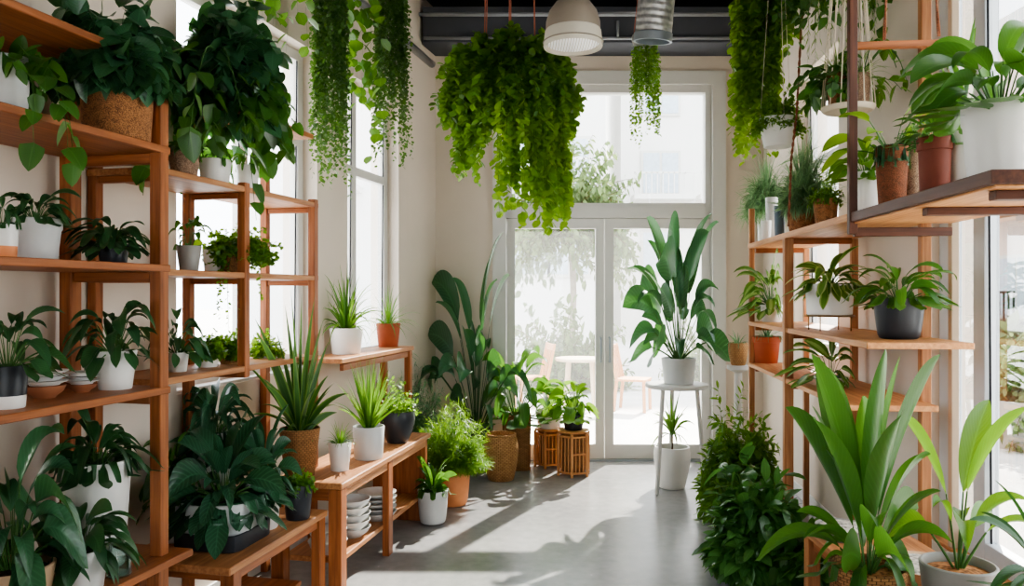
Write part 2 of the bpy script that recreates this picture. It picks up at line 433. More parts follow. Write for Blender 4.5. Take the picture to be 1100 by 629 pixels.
class Fol:
    """collects the blades and the stems of one plant, in metres about the middle of its soil"""
    def __init__(self, seed):
        self.r = np.random.RandomState(seed)
        self.L, self.S, self.size = [], [], []
    def blades(self, base, d, L, W, kind='lance', droop=.8, fold=.2, roll=.25, nseg=7, across=3, wave=0., tone=None, rigid=False):
        r = self.r; N = len(base)
        d = nrm(d.astype(float)); z = np.array([0, 0, 1.])
        L = np.broadcast_to(L, (N,)).astype(float); W = np.broadcast_to(W, (N,)).astype(float)
        droop = np.broadcast_to(droop, (N,)).astype(float)
        s = np.cross(d, z); bad = np.linalg.norm(s, axis=1) < .05
        ra = r.rand(N) * 6.283
        s[bad] = np.stack([np.cos(ra), np.sin(ra), 0 * ra], -1)[bad]
        s = nrm(s)
        a = r.normal(0, roll, N)
        up = np.cross(s, d)
        s = s * np.cos(a)[:, None] + up * np.sin(a)[:, None]
        ts = np.linspace(0, 1, nseg + 1)
        w = np.maximum(prof(kind, ts), .03)
        us = np.linspace(-1, 1, across)
        P = base.astype(float).copy(); out = []
        ph = r.rand(N) * 6.28
        for k in range(nseg + 1):
            s = nrm(s - d * (s * d).sum(1)[:, None])
            n = np.cross(s, d)
            row = []
            for u in us:
                hw = .5 * W * w[k]
                lift = fold * abs(u) * hw
                if wave and abs(u) > .9:
                    lift = lift + wave * W * np.sin(ts[k] * 14 + ph + (1.5 if u > 0 else 0))
                row.append(P + s * (u * hw)[:, None] + n * lift[:, None])
            out.append(np.stack(row, 1))
            P = P + d * (L / nseg)[:, None]
            d = nrm(d - z * (droop / nseg)[:, None])
        V = np.stack(out, 1)
        K = nseg + 1
        UV = np.zeros((N, K, across, 2)); UV[..., 0] = (us * .5 + .5)[None, None, :]; UV[..., 1] = ts[None, :, None]
        n_, k_, c_ = np.meshgrid(np.arange(N), np.arange(nseg), np.arange(across - 1), indexing='ij')
        b = (n_ * K + k_) * across + c_
        Q = np.stack([b, b + 1, b + across + 1, b + across], -1).reshape(-1, 4)
        rn = r.rand(N) if tone is None else tone
        self.L.append((V.reshape(-1, 3), Q, UV.reshape(-1, 2), np.repeat(rn, K * across)))
        self.size.append((K * across, across // 2) if rigid else None)
    def stems(self, P, r0, r1, sides=5):
        K = P.shape[1]
        rad = np.linspace(1, 0, K)[None] * (r0 - r1) + r1 + np.zeros((len(P), 1))
        self.S.append(tubes(P, rad, sides))
    def path(self, base, d, L, droop, K=8, wander=0.):
        d = nrm(d.astype(float)); P = [base.astype(float)]; N = len(base)
        L = np.broadcast_to(L, (N,)); droop = np.broadcast_to(droop, (N,))
        for k in range(K - 1):
            P.append(P[-1] + d * (L / (K - 1))[:, None])
            d = d - np.array([0, 0, 1.]) * (droop / (K - 1))[:, None]
            if wander: d = d + self.r.normal(0, wander, d.shape) * np.array([1, 1, .5])
            d = nrm(d)
        return np.stack(P, 1), d
    def rosette(self, n, L=1., WL=.2, e=(.3, 1.3), droop=.8, kind='lance', pet=0., base_r=.12, fold=.2, bend=.6, pdroop=.3,
                wave=0., nseg=8, across=3, roll=.25, sr=.012, z0=0., az0=None, lvar=.3, sweep=6.283):
        r = self.r; i = np.arange(n); f = (i + .5) / n
        az = i * 2.39996 + r.normal(0, .25, n)
        if az0 is not None: az = az0 + (r.rand(n) - .5) * sweep
        el = e[1] + (e[0] - e[1]) * f + r.normal(0, .1, n)
        o = np.stack([np.cos(az), np.sin(az), 0 * az], -1)
        d = o * np.cos(el)[:, None] + np.array([0, 0, 1.]) * np.sin(el)[:, None]
        base = o * (base_r * np.sqrt(f))[:, None] + np.array([0, 0, z0])
        LL = L * (1 - lvar / 2 + lvar * r.rand(n))
        if pet > 0:
            P, d2 = self.path(base, d, LL * pet, pdroop, 7)
            self.stems(P, sr * L, sr * .6 * L)
            base = P[:, -1]
            d = nrm(d2 + bend * (o - .25 * np.array([0, 0, 1.])))
            LL = LL * (1 - pet)
        self.blades(base, d, LL, LL * WL * (.85 + .3 * r.rand(n)), kind, droop * (.7 + .6 * r.rand(n)), fold, roll, nseg, across, wave)
        return self
    def bush(self, ns, SL=1., e=(.1, 1.4), droop=.8, m=14, lL=.12, WL=.5, kind='ovate', base_r=.1, wander=.15, t0=.15, hang=0., K=9, sr=.006,
             ldroop=.4, spread=.9, nseg=3, across=3, z0=0., lens=None, az=None, fold=.15, out=0., stems=True):
        r = self.r; f = (np.arange(ns) + .5) / ns
        if az is None: az = np.arange(ns) * 2.39996 + r.normal(0, .2, ns)
        el = e[1] + (e[0] - e[1]) * np.sqrt(f) + r.normal(0, .12, ns)
        o = np.stack([np.cos(az), np.sin(az), 0 * az], -1)
        d = o * np.cos(el)[:, None] + np.array([0, 0, 1.]) * np.sin(el)[:, None]
        base = o * (base_r * np.sqrt(f))[:, None] + np.array([0, 0, z0])
        LL = SL * (.7 + .5 * r.rand(ns)) if lens is None else lens
        P, _ = self.path(base, d, LL, droop, K, wander)
        if stems: self.stems(P, sr, sr * .5, 4)
        t = np.clip(t0 + (1 - t0) * (np.arange(m)[None] + r.rand(ns, m) * .9) / m, 0, .999)
        x = t * (K - 1); k = x.astype(int); fr = (x - k)[..., None]
        I = np.arange(ns)[:, None]
        B = P[I, k] * (1 - fr) + P[I, k + 1] * fr
        T = nrm(P[I, k + 1] - P[I, k])
        rv = r.normal(0, 1, T.shape); rv = nrm(rv - T * (rv * T).sum(-1, keepdims=True))
        if out > 0: rv = rv + out * o[:, None, :]
        D = nrm(T * (1 - spread * .6) + rv * spread + np.array([0, 0, -hang]))
        l = lL * (.65 + .6 * r.rand(ns * m))
        self.blades(B.reshape(-1, 3), D.reshape(-1, 3), l, l * WL, kind, ldroop, fold, .5, nseg, across, 0., rigid=True)
        return self
    def cat(self, which):
        V, Q, UV, R, b = [], [], [], [], 0
        for v, q, u, r in which:
            V.append(v); Q.append(q + b); UV.append(u); R.append(r); b += len(v)
        return (np.concatenate(V), np.concatenate(Q), np.concatenate(UV), np.concatenate(R)) if V else None
    def limit(self, lo, hi):
        """grow the plant to the reach given (metres about the soil): each way on its own"""
        allv = np.concatenate([x[0] for x in self.L])
        mn, mx = allv.min(0), allv.max(0)
        sc_n, sc_p = np.ones(3), np.ones(3)
        for a in (0, 2):
            if lo[a] is not None and mn[a] < -1e-4: sc_n[a] = np.clip(max(-lo[a], .0) / -mn[a], .08, 6)
            if hi[a] is not None and mx[a] > 1e-4: sc_p[a] = np.clip(max(hi[a], .0) / mx[a], .08, 6)
        sy = .5 * (sc_n[0] + sc_p[0]) * .95
        sc_n[1] = sc_p[1] = sy
        if lo[1] is not None and mn[1] < -1e-4: sc_n[1] = min(sy, -lo[1] / -mn[1])
        if hi[1] is not None and mx[1] > 1e-4: sc_p[1] = min(sy, hi[1] / mx[1])
        for S in (self.L, self.S):
            for k in range(len(S)):
                v = S[k][0]
                if S is self.L and self.size[k]:            # small leaves keep their size and ride on their twigs
                    n, c = self.size[k]
                    g = v.reshape(-1, n, 3); b = g[:, c:c + 1]
                    nv = (g - b + np.where(b < 0, b * sc_n, b * sc_p)).reshape(-1, 3)
                else:
                    nv = np.where(v < 0, v * sc_n, v * sc_p)
                S[k] = (nv,) + S[k][1:]
        return self

def wallL(D): return -2.663 + GR * D
def wallR(D): return 1.726 + .096 * D
BACK = 7.8
def confine(V, loc):
    """leaves press against the walls instead of passing through them"""
    W = V + np.array(loc)
    W[:, 1] = np.minimum(W[:, 1], BACK - .03)
    W[:, 0] = np.maximum(W[:, 0], wallL(W[:, 1]) + .03)
    W[:, 0] = np.minimum(W[:, 0], wallR(W[:, 1]) - .03)
    W[:, 2] = np.maximum(W[:, 2], .004)
    return W - np.array(loc)

def over_rim(V, R, h, zs):
    """leaves lie over the rim and hang outside the pot instead of cutting through its wall"""
    r = np.hypot(V[:, 0], V[:, 1]) + 1e-6; rim = h - zs
    ins = (r < R * 1.05) & (V[:, 2] < rim)
    wall = ins & (r > .72 * R)
    top = wall & (V[:, 2] > rim - .4 * h)
    V[top, 2] = rim + .004
    low = (wall & ~top) | (ins & ~wall & (V[:, 2] < -.02))
    V[low, :2] *= (R * 1.06 / r[low])[:, None]
    return V
# ------------------------------------------------------------------ pots and plants
def pot_profile(style, rt, rb, h, wall=None):
    w = wall or max(.006, rt * .09)
    if style == 'taper':
        p = [(0, 0), (rb * .96, 0), (rb, .004), (rt, h - .004), (rt - w * .3, h), (rt - w * .8, h), (rt - w, h - .006)]
    elif style == 'banded':
        p = [(0, 0), (rb * .96, 0), (rb, .004), (rb + (rt - rb) * .7, h * .72), (rt * 1.0, h * .76), (rt, h * .98), (rt - w * .4, h), (rt - w, h - .004)]
    elif style == 'lip':
        p = [(0, 0), (rb * .95, 0), (rb, .005), (rb + (rt * .92 - rb) * .98, h * .78), (rt, h * .79), (rt * 1.02, h * .98), (rt * .99, h), (rt - w, h), (rt - w * 1.2, h - .01)]
    elif style == 'round':
        p = [(0, 0), (rb * .9, 0), (rb, .006)] + [(rb + (rt * 1.06 - rb) * math.sin(a * math.pi / 2 * 1.12), h * (.02 + .93 * a)) for a in (.15, .3, .45, .6, .75, .9)] + [(rt, h), (rt - w, h), (rt - w * 1.1, h - .01)]
    elif style == 'belly':
        p = [(0, 0), (rb * .92, 0), (rb, .008)] + [(rb + (max(rt, rb) * 1.18 - rb) * math.sin(a * math.pi / 1.5) if a < .75 else rt + (max(rt, rb) * 1.16 - rt) * (1 - a) / .25 * .9, h * a) for a in (.12, .25, .4, .55, .68, .8, .9)] + [(rt, h * .95), (rt * 1.04, h * .985), (rt, h), (rt - w, h), (rt - w, h - .02)]
    elif style == 'tulip':
        p = [(0, 0), (rb * .9, 0), (rb, .005)] + [(rb + (rt - rb) * (a ** .55), h * a) for a in (.1, .22, .4, .6, .8, .94)] + [(rt, h * .985), (rt - w * .4, h), (rt - w, h - .006)]
    else:
        raise ValueError(style)
    rin = rt - w * 1.15
    zs = h * .86
    p += [(rin, zs - .004), (rin * .9, zs - .012)]
    return p, rin, zs

def add_pot(parent, loc, style, rt, rb, h, mat, soil=SOIL, sq=0., two=None, empty_pot=False, saucer=None):
    p, rin, zs = pot_profile(style, rt, rb, h)
    if empty_pot: p += [(rb * .8, .02), (0, .02)]
    M = Matrix.Translation(loc)
    if two:                                             # dipped pot: foot of another colour is a part of its own
        mat_foot, frac = two
        body = [q for q in p if q[1] >= h * frac]
        k = next(i for i, q in enumerate(p) if q[1] >= h * frac)
        a, b_ = p[k - 1], p[k]
        f = (h * frac - a[1]) / max(b_[1] - a[1], 1e-6)
        cut = (a[0] + (b_[0] - a[0]) * f, h * frac)
        ko = link('pot', lathe([cut] + p[k:], 40, sq=sq), mat, parent, M)
        link('pot_foot', lathe(p[:k] + [cut], 40, sq=sq), mat_foot, ko, M)
    else:
        ko = link('pot', lathe(p, 40, sq=sq), mat, parent, M)
    if not empty_pot:
        s = [(0, zs + rin * .10), (rin * .5, zs + rin * .07), (rin * .98, zs - .004)]
        link('soil', lathe(s, 28, sq=sq), soil, parent, M)
    if saucer:
        sm, sr, sh = saucer
        link('saucer', lathe([(0, .0), (sr * .85, 0), (sr, sh), (sr * .96, sh), (sr * .84, sh * .3), (0, sh * .3)], 40), sm, parent, Matrix.Translation(Vector(loc) - Vector((0, 0, sh * .28))))
    return zs

class Line:
    """front edge of a shelf or bench in plan, X = a + s*D; off goes away from the aisle"""
    def __init__(s, a, sl, side): s.a, s.s, s.side = a, sl, side; s.k = math.sqrt(1 + sl * sl)
    def X(s, D, off=0.): return s.a + s.s * D + s.side * off * s.k
    def pt(s, px, off=0.):
        D = (s.a + s.side * off * s.k) / ((px - CX) / F - s.s)
        return ((px - CX) / F * D, D)
    def v(s, D, off, z):            # point a perpendicular distance off from the edge point at D
        nx, ny = s.side / s.k, -s.side * s.s / s.k
        return Vector((s.a + s.s * D + nx * off, D + ny * off, z))

LA, LB = Line(-2.1165, GR, -1), Line(-2.29, GR, -1)
L1, L2, LC = Line(-1.92, .22, -1), Line(-1.79, .205, -1), Line(-2.345, GR, -1)
LR, LRB = Line(1.224, .096, 1), Line(1.437, 0., 1)

def plant(name, label, cat, x, D, z, ytop, w, wb, style, pmat, fols, group=None, soil=SOIL, sq=0., two=None, saucer=None, stem=STEM, seed=None,
          pot=True, lift=0.):
    """x,D,z: where the pot stands; ytop, w, wb: rim height and widths as seen; fols: [(function that fills a Fol, reach (x0,y0,x1,y1) as seen, leaf material, part name)]"""
    zt = CZ + (CY - ytop) / F * D
    h = max(zt - z, .04); rt, rb = w / 2 / F * D, wb / 2 / F * D
    t = empty(name, (x, D, z), label, cat, group)
    sl = lift
    zs = h * .86
    if pot:
        zs = add_pot(t, (x, D, z + sl), style, rt, rb, h, pmat, soil, sq, two, saucer)
    soilp = (x, D, z + zs)
    cxp = CX + x / D * F
    for k, (fn, bb, lm, *nm) in enumerate(fols):
        fo = Fol(sum(map(ord, label)) * 7 + k)
        fn(fo, rt)
        if bb:
            x0, y0, x1, y1 = bb
            ys = CY - (z + zs - CZ) * F / D
            lo = [(x0 - cxp) / F * D, None, -(y1 - ys) / F * D]
            hi = [(x1 - cxp) / F * D, None, (ys - y0) / F * D]
            fo.limit(lo, hi)
        V, Q, UV, R = fo.cat(fo.L)
        if pot: V = over_rim(V, rt * (1.06 if style in ('round', 'lip') else 1.1 if sq else 1.0), h, zs)
        V = confine(V, soilp)
        link(nm[0] if nm else 'foliage', quadmesh(V, Q, UV, R), lm, t, Matrix.Translation(soilp))
        if fo.S:
            V, Q, UV, R = fo.cat(fo.S)
            V = confine(V, soilp)
            link('stems', quadmesh(V, Q, UV, R), stem, t, Matrix.Translation(soilp))
    return t

# kinds of growth: fo is filled in metres for a pot of rim radius rt, then grown to the reach seen
def g_spath(n=34, WL=.36, e=(.25, 1.25), droop=1.1, pet=.45, bend=.7, kind='lance', wave=0., nseg=8, across=3):
    return lambda fo, rt: fo.rosette(int(n * 1.4), rt * 3, WL * 1.22, e, droop * .9, kind, pet, rt * .4, .22, bend, .4, wave, nseg, across, lvar=.55)
def g_strap(n=50, WL=.07, e=(.3, 1.4), droop=1.6, kind='strap', L=3.2):
    return lambda fo, rt: fo.rosette(n, rt * L, WL, e, droop, kind, 0, rt * .35, .35, nseg=9)
def g_sword(n=26, WL=.1, e=(.75, 1.45), droop=.35, L=5, kind='sword'):
    return lambda fo, rt: fo.rosette(n, rt * L, WL, e, droop, kind, 0, rt * .5, .35, nseg=9, across=3, roll=.6)
def g_grass(n=160, WL=.02, e=(.4, 1.5), droop=1.2, L=4):
    return lambda fo, rt: fo.rosette(n, rt * L, WL, e, droop, 'strap', 0, rt * .6, .3, nseg=6, lvar=.6)
def g_bush(ns=60, m=16, lL=.16, WL=.5, e=(.0, 1.4), droop=.9, kind='ovate', **kw):
    return lambda fo, rt: fo.bush(ns, rt * 2.2, e, droop, m, rt * lL * 2.2, WL, kind, rt * .6, sr=.0022, **kw)
SKY, SUN, EXPO = 5.6, 28.0, 0.40

# =================================================================== THE ROOM
def struct(name, me, mat, parent=None, M=None):
    o = link(name, me, mat, parent, M)
    if parent is None: o['kind'] = 'structure'
    return o

D0, ZC = -2.6, 4.45
def wall_side(name, a, s, side, openings, thick=.26):
    """long wall in plan X=a+s*D with openings (D0,D1,z0,z1); thickness goes outward"""
    ds = sorted({D0, BACK + .3, *[d for o in openings for d in o[:2]]})
    zs = sorted({0., ZC, *[z for o in openings for z in o[2:]]})
    k = math.sqrt(1 + s * s); ox, oy = side * thick / k, -side * s * thick / k
    V, Q = [], []
    for d0, d1 in zip(ds, ds[1:]):
        for z0, z1 in zip(zs, zs[1:]):
            if any(o[0] <= d0 and d1 <= o[1] and o[2] <= z0 and z1 <= o[3] for o in openings): continue
            b = len(V)
            c = [(a + s * d0, d0), (a + s * d1, d1), (a + s * d1 + ox, d1 + oy), (a + s * d0 + ox, d0 + oy)]
            V += [(x, y, z0) for x, y in c] + [(x, y, z1) for x, y in c]
            Q += [(b, b+3, b+2, b+1), (b+4, b+5, b+6, b+7), (b, b+1, b+5, b+4), (b+1, b+2, b+6, b+5), (b+2, b+3, b+7, b+6), (b+3, b, b+4, b+7)]
    me = bpy.data.meshes.new('m'); me.from_pydata(V, [], Q)
    return struct(name, me, WALL)

WL_A, WL_S = -2.663, GR
WIN1, WIN2 = (3.98, 5.42, 1.15, 3.3), (5.88, 6.86, 1.15, 3.3)
WIN0 = (.6, 2.3, 1.15, 3.3)
wall_side('wall_left', WL_A, WL_S, -1, [WIN0, WIN1, WIN2])
WR_A, WR_S = 1.726, .096
WINR, WINR2, WINR0 = (1.75, 4.06, .42, 3.6), (5.45, 6.6, 1.2, 3.4), (-2.2, 1.2, .42, 3.6)
wall_side('wall_right', WR_A, WR_S, 1, [WINR, WINR2])

xl, xr = wallL(BACK) - .06, wallR(BACK) + .3
DX0, DX1, DZ1 = -.09, 2.0, 3.74
struct('wall_back', boxes_mesh([(xl, DX0, BACK, BACK + .3, 0, ZC), (DX1, xr, BACK, BACK + .3, 0, ZC), (DX0, DX1, BACK, BACK + .3, DZ1, ZC)]), WALL)
struct('wall_front', boxes_mesh([(-3.7, -2.6, D0 - .2, D0, 0, ZC), (-2.6, -1.2, D0 - .2, D0, 0, ZC), (-1.2, 1.2, D0 - .2, D0, 2.6, ZC), (-1.2, 1.2, D0 - .2, D0, 0, .3), (1.2, 1.9, D0 - .2, D0, 0, ZC)]), WALL)
def slab(z0, z1, o=.26):
    c = [(wallL(D0 - .2) - o, D0 - .2), (wallR(D0 - .2) + o, D0 - .2), (wallR(BACK + .3) + o, BACK + .3), (wallL(BACK + .3) - o, BACK + .3)]
    me = bpy.data.meshes.new('m')
    me.from_pydata([(x, y, z0) for x, y in c] + [(x, y, z1) for x, y in c], [], [(0, 3, 2, 1), (4, 5, 6, 7), (0, 1, 5, 4), (1, 2, 6, 5), (2, 3, 7, 6), (3, 0, 4, 7)])
    return me
struct('floor', slab(-.06, 0), FLOOR)
struct('ceiling', slab(ZC, ZC + .15), DARKC)
struct('ceiling_beam', boxes_mesh([(wallL(7.4) + .02, wallR(7.4) - .02, 7.36, 7.79, 3.99, 4.32)]), DARKC)
struct('ceiling_beam', boxes_mesh([(wallL(5.2) + .02, wallR(5.2) - .02, 5.1, 5.32, 4.2, ZC)]), DARKC)
struct('ceiling_beam', boxes_mesh([(wallL(6.4) + .02, wallR(6.4) - .02, 6.34, 6.5, 4.28, ZC)]), DARKC)
struct('ceiling_beam', boxes_mesh([(.62, .72, 5.32, 7.36, 4.33, ZC)]), DARKC)
def side_strip(name, Wf, s, side, d0, d1, z0, z1, t, mat):
    k = math.sqrt(1 + s * s)
    p0 = Vector((Wf(d0) - side * t / 2 / k, d0, (z0 + z1) / 2)); p1 = Vector((Wf(d1) - side * t / 2 / k, d1, (z0 + z1) / 2))
    o = beam(name, p0, p1, t, z1 - z0, mat); o['kind'] = 'structure'; return o
side_strip('baseboard_left', wallL, GR, -1, D0 + .05, BACK - .02, .0, .1, .012, TRIM)
side_strip('baseboard_right', wallR, .096, 1, D0 + .05, BACK - .02, .0, .1, .012, TRIM)
struct('baseboard_back', boxes_mesh([(wallL(BACK) + .03, DX0 - .14, BACK - .014, BACK, 0, .1), (DX1 + .14, wallR(BACK) - .03, BACK - .014, BACK, 0, .1)]), TRIM)

def side_window(name, a, s, side, op, frame, glass, cols, rows, fw=.07, depth=.13, fd=.06, sill=None):
    """frame of bars with panes, set `depth` behind the room face of a side wall"""
    d0, d1, z0, z1 = op
    k = math.sqrt(1 + s * s)
    def P(d, z, o=depth): return Vector((a + s * d + side * o / k, d - side * s * o / k, z))
    dm = (d0 + d1) / 2
    t = empty(name, P(dm, z0), kind='structure')
    for z in (z0 + fw / 2, z1 - fw / 2, *[r for r in rows]):
        beam('frame_rail', P(d0 + .01, z), P(d1 - .01, z), fd, fw, frame, t)
    e = (fw / 2 + .01)
    for d in (d0 + e, d1 - e, *cols):
        beam('frame_post', P(d, z0), P(d, z1), fd + .004, fw, frame, t, up=Vector((s, 1, 0)))
    for d in cols:
        beam('gasket', P(d - fw * .62, z0 + fw, depth - .01), P(d - fw * .62, z1 - fw, depth - .028), .008, .012, GASKET, t, up=Vector((s, 1, 0)))
    for d in (d0 + 2 * e, d1 - 2 * e):
        beam('gasket', P(d, z0 + fw, depth - .01), P(d, z1 - fw, depth - .028), .008, .012, GASKET, t, up=Vector((s, 1, 0)))
    V = [P(d0, z0), P(d1, z0), P(d1, z1), P(d0, z1)]
    me = bpy.data.meshes.new('m'); me.from_pydata([tuple(v) for v in V], [], [(0, 1, 2, 3)])
    link('glass_pane', me, glass, t)
    if sill:
        beam('window_sill', P(d0 + .01, z0 + .006, .06), P(d1 - .01, z0 + .006, .06), .10, .022, sill, t)
    return t
side_window('window_1', WL_A, WL_S, -1, WIN1, TRIM, GLASSL, [4.72], [2.69], sill=TRIM)
side_window('window_2', WL_A, WL_S, -1, WIN2, TRIM, GLASSL, [6.2], [2.62], sill=TRIM)
side_window('window_3', WL_A, WL_S, -1, WIN0, TRIM, GLASSL, [1.4], [2.69], sill=TRIM)
side_window('window_4', WR_A, WR_S, 1, WINR, ALUL, GLASS, [3.64], [], fw=.11, depth=.10, sill=WOODL)
side_window('window_5', WR_A, WR_S, 1, WINR2, TRIM, GLASSL, [], [2.7])
# unseen window added behind the camera to give frontal fill light
t = empty('fill_window', (0, D0 - .1, .3), kind='structure')
link('glass_pane', boxes_mesh([(-1.2, 1.2, D0 - .11, D0 - .10, .3, 2.6)]), GLASS, t)
link('frame_post', boxes_mesh([(-.05, .05, D0 - .14, D0 - .06, .3, 2.6)]), ALU, t)
side = [Vector((wallR(3.80) + .03, 3.80, z)) for z in (.44, 3.58)]
beam('trim_4', side[0], side[1], .036, .04, FRAMEB, up=Vector((WR_S, 1, 0)))['kind'] = 'structure'

# back door: outer trim, transom light and two glazed leaves
YB = BACK
struct('trim_1', boxes_mesh([(DX0 - .10, DX0 + .03, YB - .035, YB - .001, 0, DZ1 + .10), (DX1 - .03, DX1 + .10, YB - .035, YB - .001, 0, DZ1 + .10),
                            (DX0 - .10, DX1 + .10, YB - .036, YB - .001, DZ1 - .03, DZ1 + .10)]), TRIM)
t = empty('window_7', ((DX0 + DX1) / 2, YB + .1, 2.43), kind='structure')
z0, z1 = 2.40, DZ1
link('frame', boxes_mesh([(DX0, DX0 + .09, YB + .02, YB + .14, z0, z1), (DX1 - .09, DX1, YB + .02, YB + .14, z0, z1), (DX0 + .09, DX1 - .09, YB + .02, YB + .14, z1 - .1, z1),
                         (DX0 + .09, DX1 - .09, YB + .0, YB + .14, z0, z0 + .11), (DX0 + .09, DX1 - .09, YB + .03, YB + .12, z0 + .11, z0 + .15)]), TRIM, t)
link('glass_pane', boxes_mesh([(DX0 + .08, DX1 - .08, YB + .085, YB + .09, z0 + .13, z1 - .09)]), GLASS, t)
XM = (650 - CX) / F * YB
for nm, x0, x1, hs in (('door_1', DX0 + .035, XM - .004, 1), ('door_2', XM + .004, DX1 - .035, 0)):
    t = empty(nm, ((x0 + x1) / 2, YB + .1, 0), kind='structure')
    fw = .085
    link('frame', boxes_mesh([(x0, x0 + fw, YB + .04, YB + .11, .02, 2.395), (x1 - fw, x1, YB + .04, YB + .11, .02, 2.395),
                             (x0 + fw, x1 - fw, YB + .04, YB + .11, .02, .16), (x0 + fw, x1 - fw, YB + .04, YB + .11, 2.30, 2.395)]), TRIM, t)
    link('glass_pane', boxes_mesh([(x0 + fw - .01, x1 - fw + .01, YB + .07, YB + .075, .15, 2.31)]), GLASSDOOR, t)
    hx = x1 - .04 if hs else x0 + .04
    h = tube('handle', [(hx, YB + .04, 1.22), (hx, YB - .03, 1.22), (hx, YB - .03, .98), (hx, YB + .04, .98)], .009, ALU, t)
struct('trim_2', boxes_mesh([(DX0 + .0, DX0 + .033, YB + .03, YB + .14, 0, 2.4), (DX1 - .033, DX1, YB + .03, YB + .14, 0, 2.4)]), TRIM)
struct('trim_3', boxes_mesh([(DX0, DX1, YB + .0, YB + .2, 0, .018)]), ALU)

# =================================================================== CEILING THINGS
def pipe(name, pts, r, mat, label, cat): return tag(tube(name, pts, r, mat), label, cat)
pz = 3.86
pipe('ceiling_pipe', [(-1.30 - .244 * 2.6, 5.0 - .0 - 2.4, pz), (-.77, 7.62, pz)], .035, CHROME, 'steel pipe running along the top of the window wall towards the corner', 'pipe')
zc = 4.12
pipe('conduit', [(wallL(6.9) + .05, 6.9, 4.27), (2.3, 6.75, 4.27)], .035, DARKP, 'grey conduit hung across the ceiling behind the pendant lamp', 'conduit')
pipe('conduit', [(wallL(7.2) + .05, 7.22, 4.20), (2.35, 7.22, 4.20)], .02, DARKP, 'thin grey conduit just above the dark back beam, second from the lamp', 'conduit')
cb = pipe('conduit', [(wallL(7.2) + .08, 7.335, 4.02), (2.35, 7.335, 4.02)], .015, DARKP, 'thin grey conduit fixed along the lower edge of the dark back beam', 'conduit')
tube('conduit_branch', [(.98, 7.335, 4.02), (.98, 7.335, 4.18)], .013, DARKP, cb)

# pendant lamp
lx, ly, lz = (615.5 - CX) / F * 4.5, 4.5, 3.055
t = empty('pendant_lamp', (lx, ly, lz), 'taupe dome pendant lamp with cream band and ribbed white diffuser', 'lamp')
M = Matrix.Translation((lx, ly, lz)) @ Matrix.Scale(.94, 4)
R0 = .176
link('lamp_shade', lathe([(.135, .085), (.165, .10), (.163, .155), (.145, .215), (.105, .27), (.06, .30), (.05, .34), (.0, .345)], 48), SHADE, t, M)
link('band', lathe([(R0 - .012, .004), (R0, .0), (R0 + .003, .008), (R0, .035), (R0 - .006, .095), (.160, .112), (.14, .112), (.14, .05), (R0 - .012, .004)], 48), BAND, t, M)
link('trim_ring', lathe([(R0 + .001, .028), (R0 + .008, .031), (R0 + .001, .036)], 48), SHADE, t, M)
tdf = NT('ribbed_diffuser'); uv = tdf.n('ShaderNodeTexCoord'); sx = tdf.n('ShaderNodeSeparateXYZ'); tdf.l(uv.outputs['Object'], sx.inputs[0])
wv = tdf.math('SINE', tdf.math('MULTIPLY', sx.outputs[0], 380.0))
cc = tdf.ramp(tdf.math('ADD', tdf.math('MULTIPLY', wv, .5), .5), [(0.1, srgb(150, 146, 138)), (.6, srgb(244, 242, 236))])
bb = tdf.bsdf(cc, .35, .4); bb.inputs['Emission Color'].default_value = (1, .96, .9, 1); bb.inputs['Emission Strength'].default_value = .25
DIFF = tdf.done(bb.outputs[0])
link('diffuser', lathe([(0, .004), (.08, .006), (.13, .012), (R0 - .014, .022)], 48), DIFF, t, M)
tube('lamp_cord', [(lx, ly, lz + .32), (lx, ly, ZC)], .008, GASKET, t)

# foil duct coming down from the ceiling
dx, dy = (704 - CX) / F * 5.4, 5.4
top, bot = Vector((dx + .06, dy - .1, ZC - .01)), Vector((dx - .01, dy + .05, 1.66 + 272 / F * 5.4))
t = empty('air_duct', tuple(bot), 'ribbed silver foil air duct coming down beside the lamp', 'duct')
Rm = frame_from(bot - top)
ln = (bot - top).length
M = Matrix.Translation(top) @ Rm.to_4x4() @ Matrix.Rotation(math.pi / 2, 4, 'Y')
link('duct_body', lathe([(.125, 0), (.125, ln)], 40), DUCT, t, M)
link('end_collar', lathe([(.126, ln - .06), (.132, ln - .055), (.132, ln), (.118, ln), (.118, ln - .05), (0, ln - .05)], 40), ALU, t, M)

# =================================================================== SHELVES
TB = .028
def shelf_board(t, line, d0, d1, w, z, mat=WOOD, off=0., th=TB, name='shelf_board'):
    return beam(name, line.v(d0, off + w / 2, z - th / 2), line.v(d1, off + w / 2, z - th / 2), w, th, mat, t)
def post(t, line, D, off, z0, z1, mat=WOOD, w=.058, name='post'):
    p = line.v(D, off, z0)
    return beam(name, p, p + Vector((0, 0, z1 - z0)), w, w, mat, t, up=Vector((line.s, 1, 0)))
def cross(t, line, D, o0, o1, z, mat=WOOD, w=.035, th=.04):
    return beam('crossbar', line.v(D, o0, z), line.v(D, o1, z), w, th, mat, t)

ZA = [2.57, 2.235, 1.771, 1.292, .632]
t = empty('plant_shelf', tuple(LA.v(2.5, .23, 0)), 'tall reddish wooden shelving unit with stacked bowls on its fourth board', 'shelf')
for i, z in enumerate(ZA):
    if i == 4: shelf_board(t, LA, 1.7, 3.2, .52, z, off=-.05)
    elif i == 0: shelf_board(t, LA, 1.7, 3.13, .44, z, off=.03)
    else: shelf_board(t, LA, 1.7, 3.13, .47, z)
for d in (3.10, 1.85):
    post(t, LA, d, .029, ZA[4], ZA[0] + .01, w=.05); post(t, LA, d, .445, 0, ZA[0])
    post(t, LA, d - .02, .02, 0, ZA[4] - TB)
    for z in ZA: cross(t, LA, d, .06, .415, z - TB - .02)

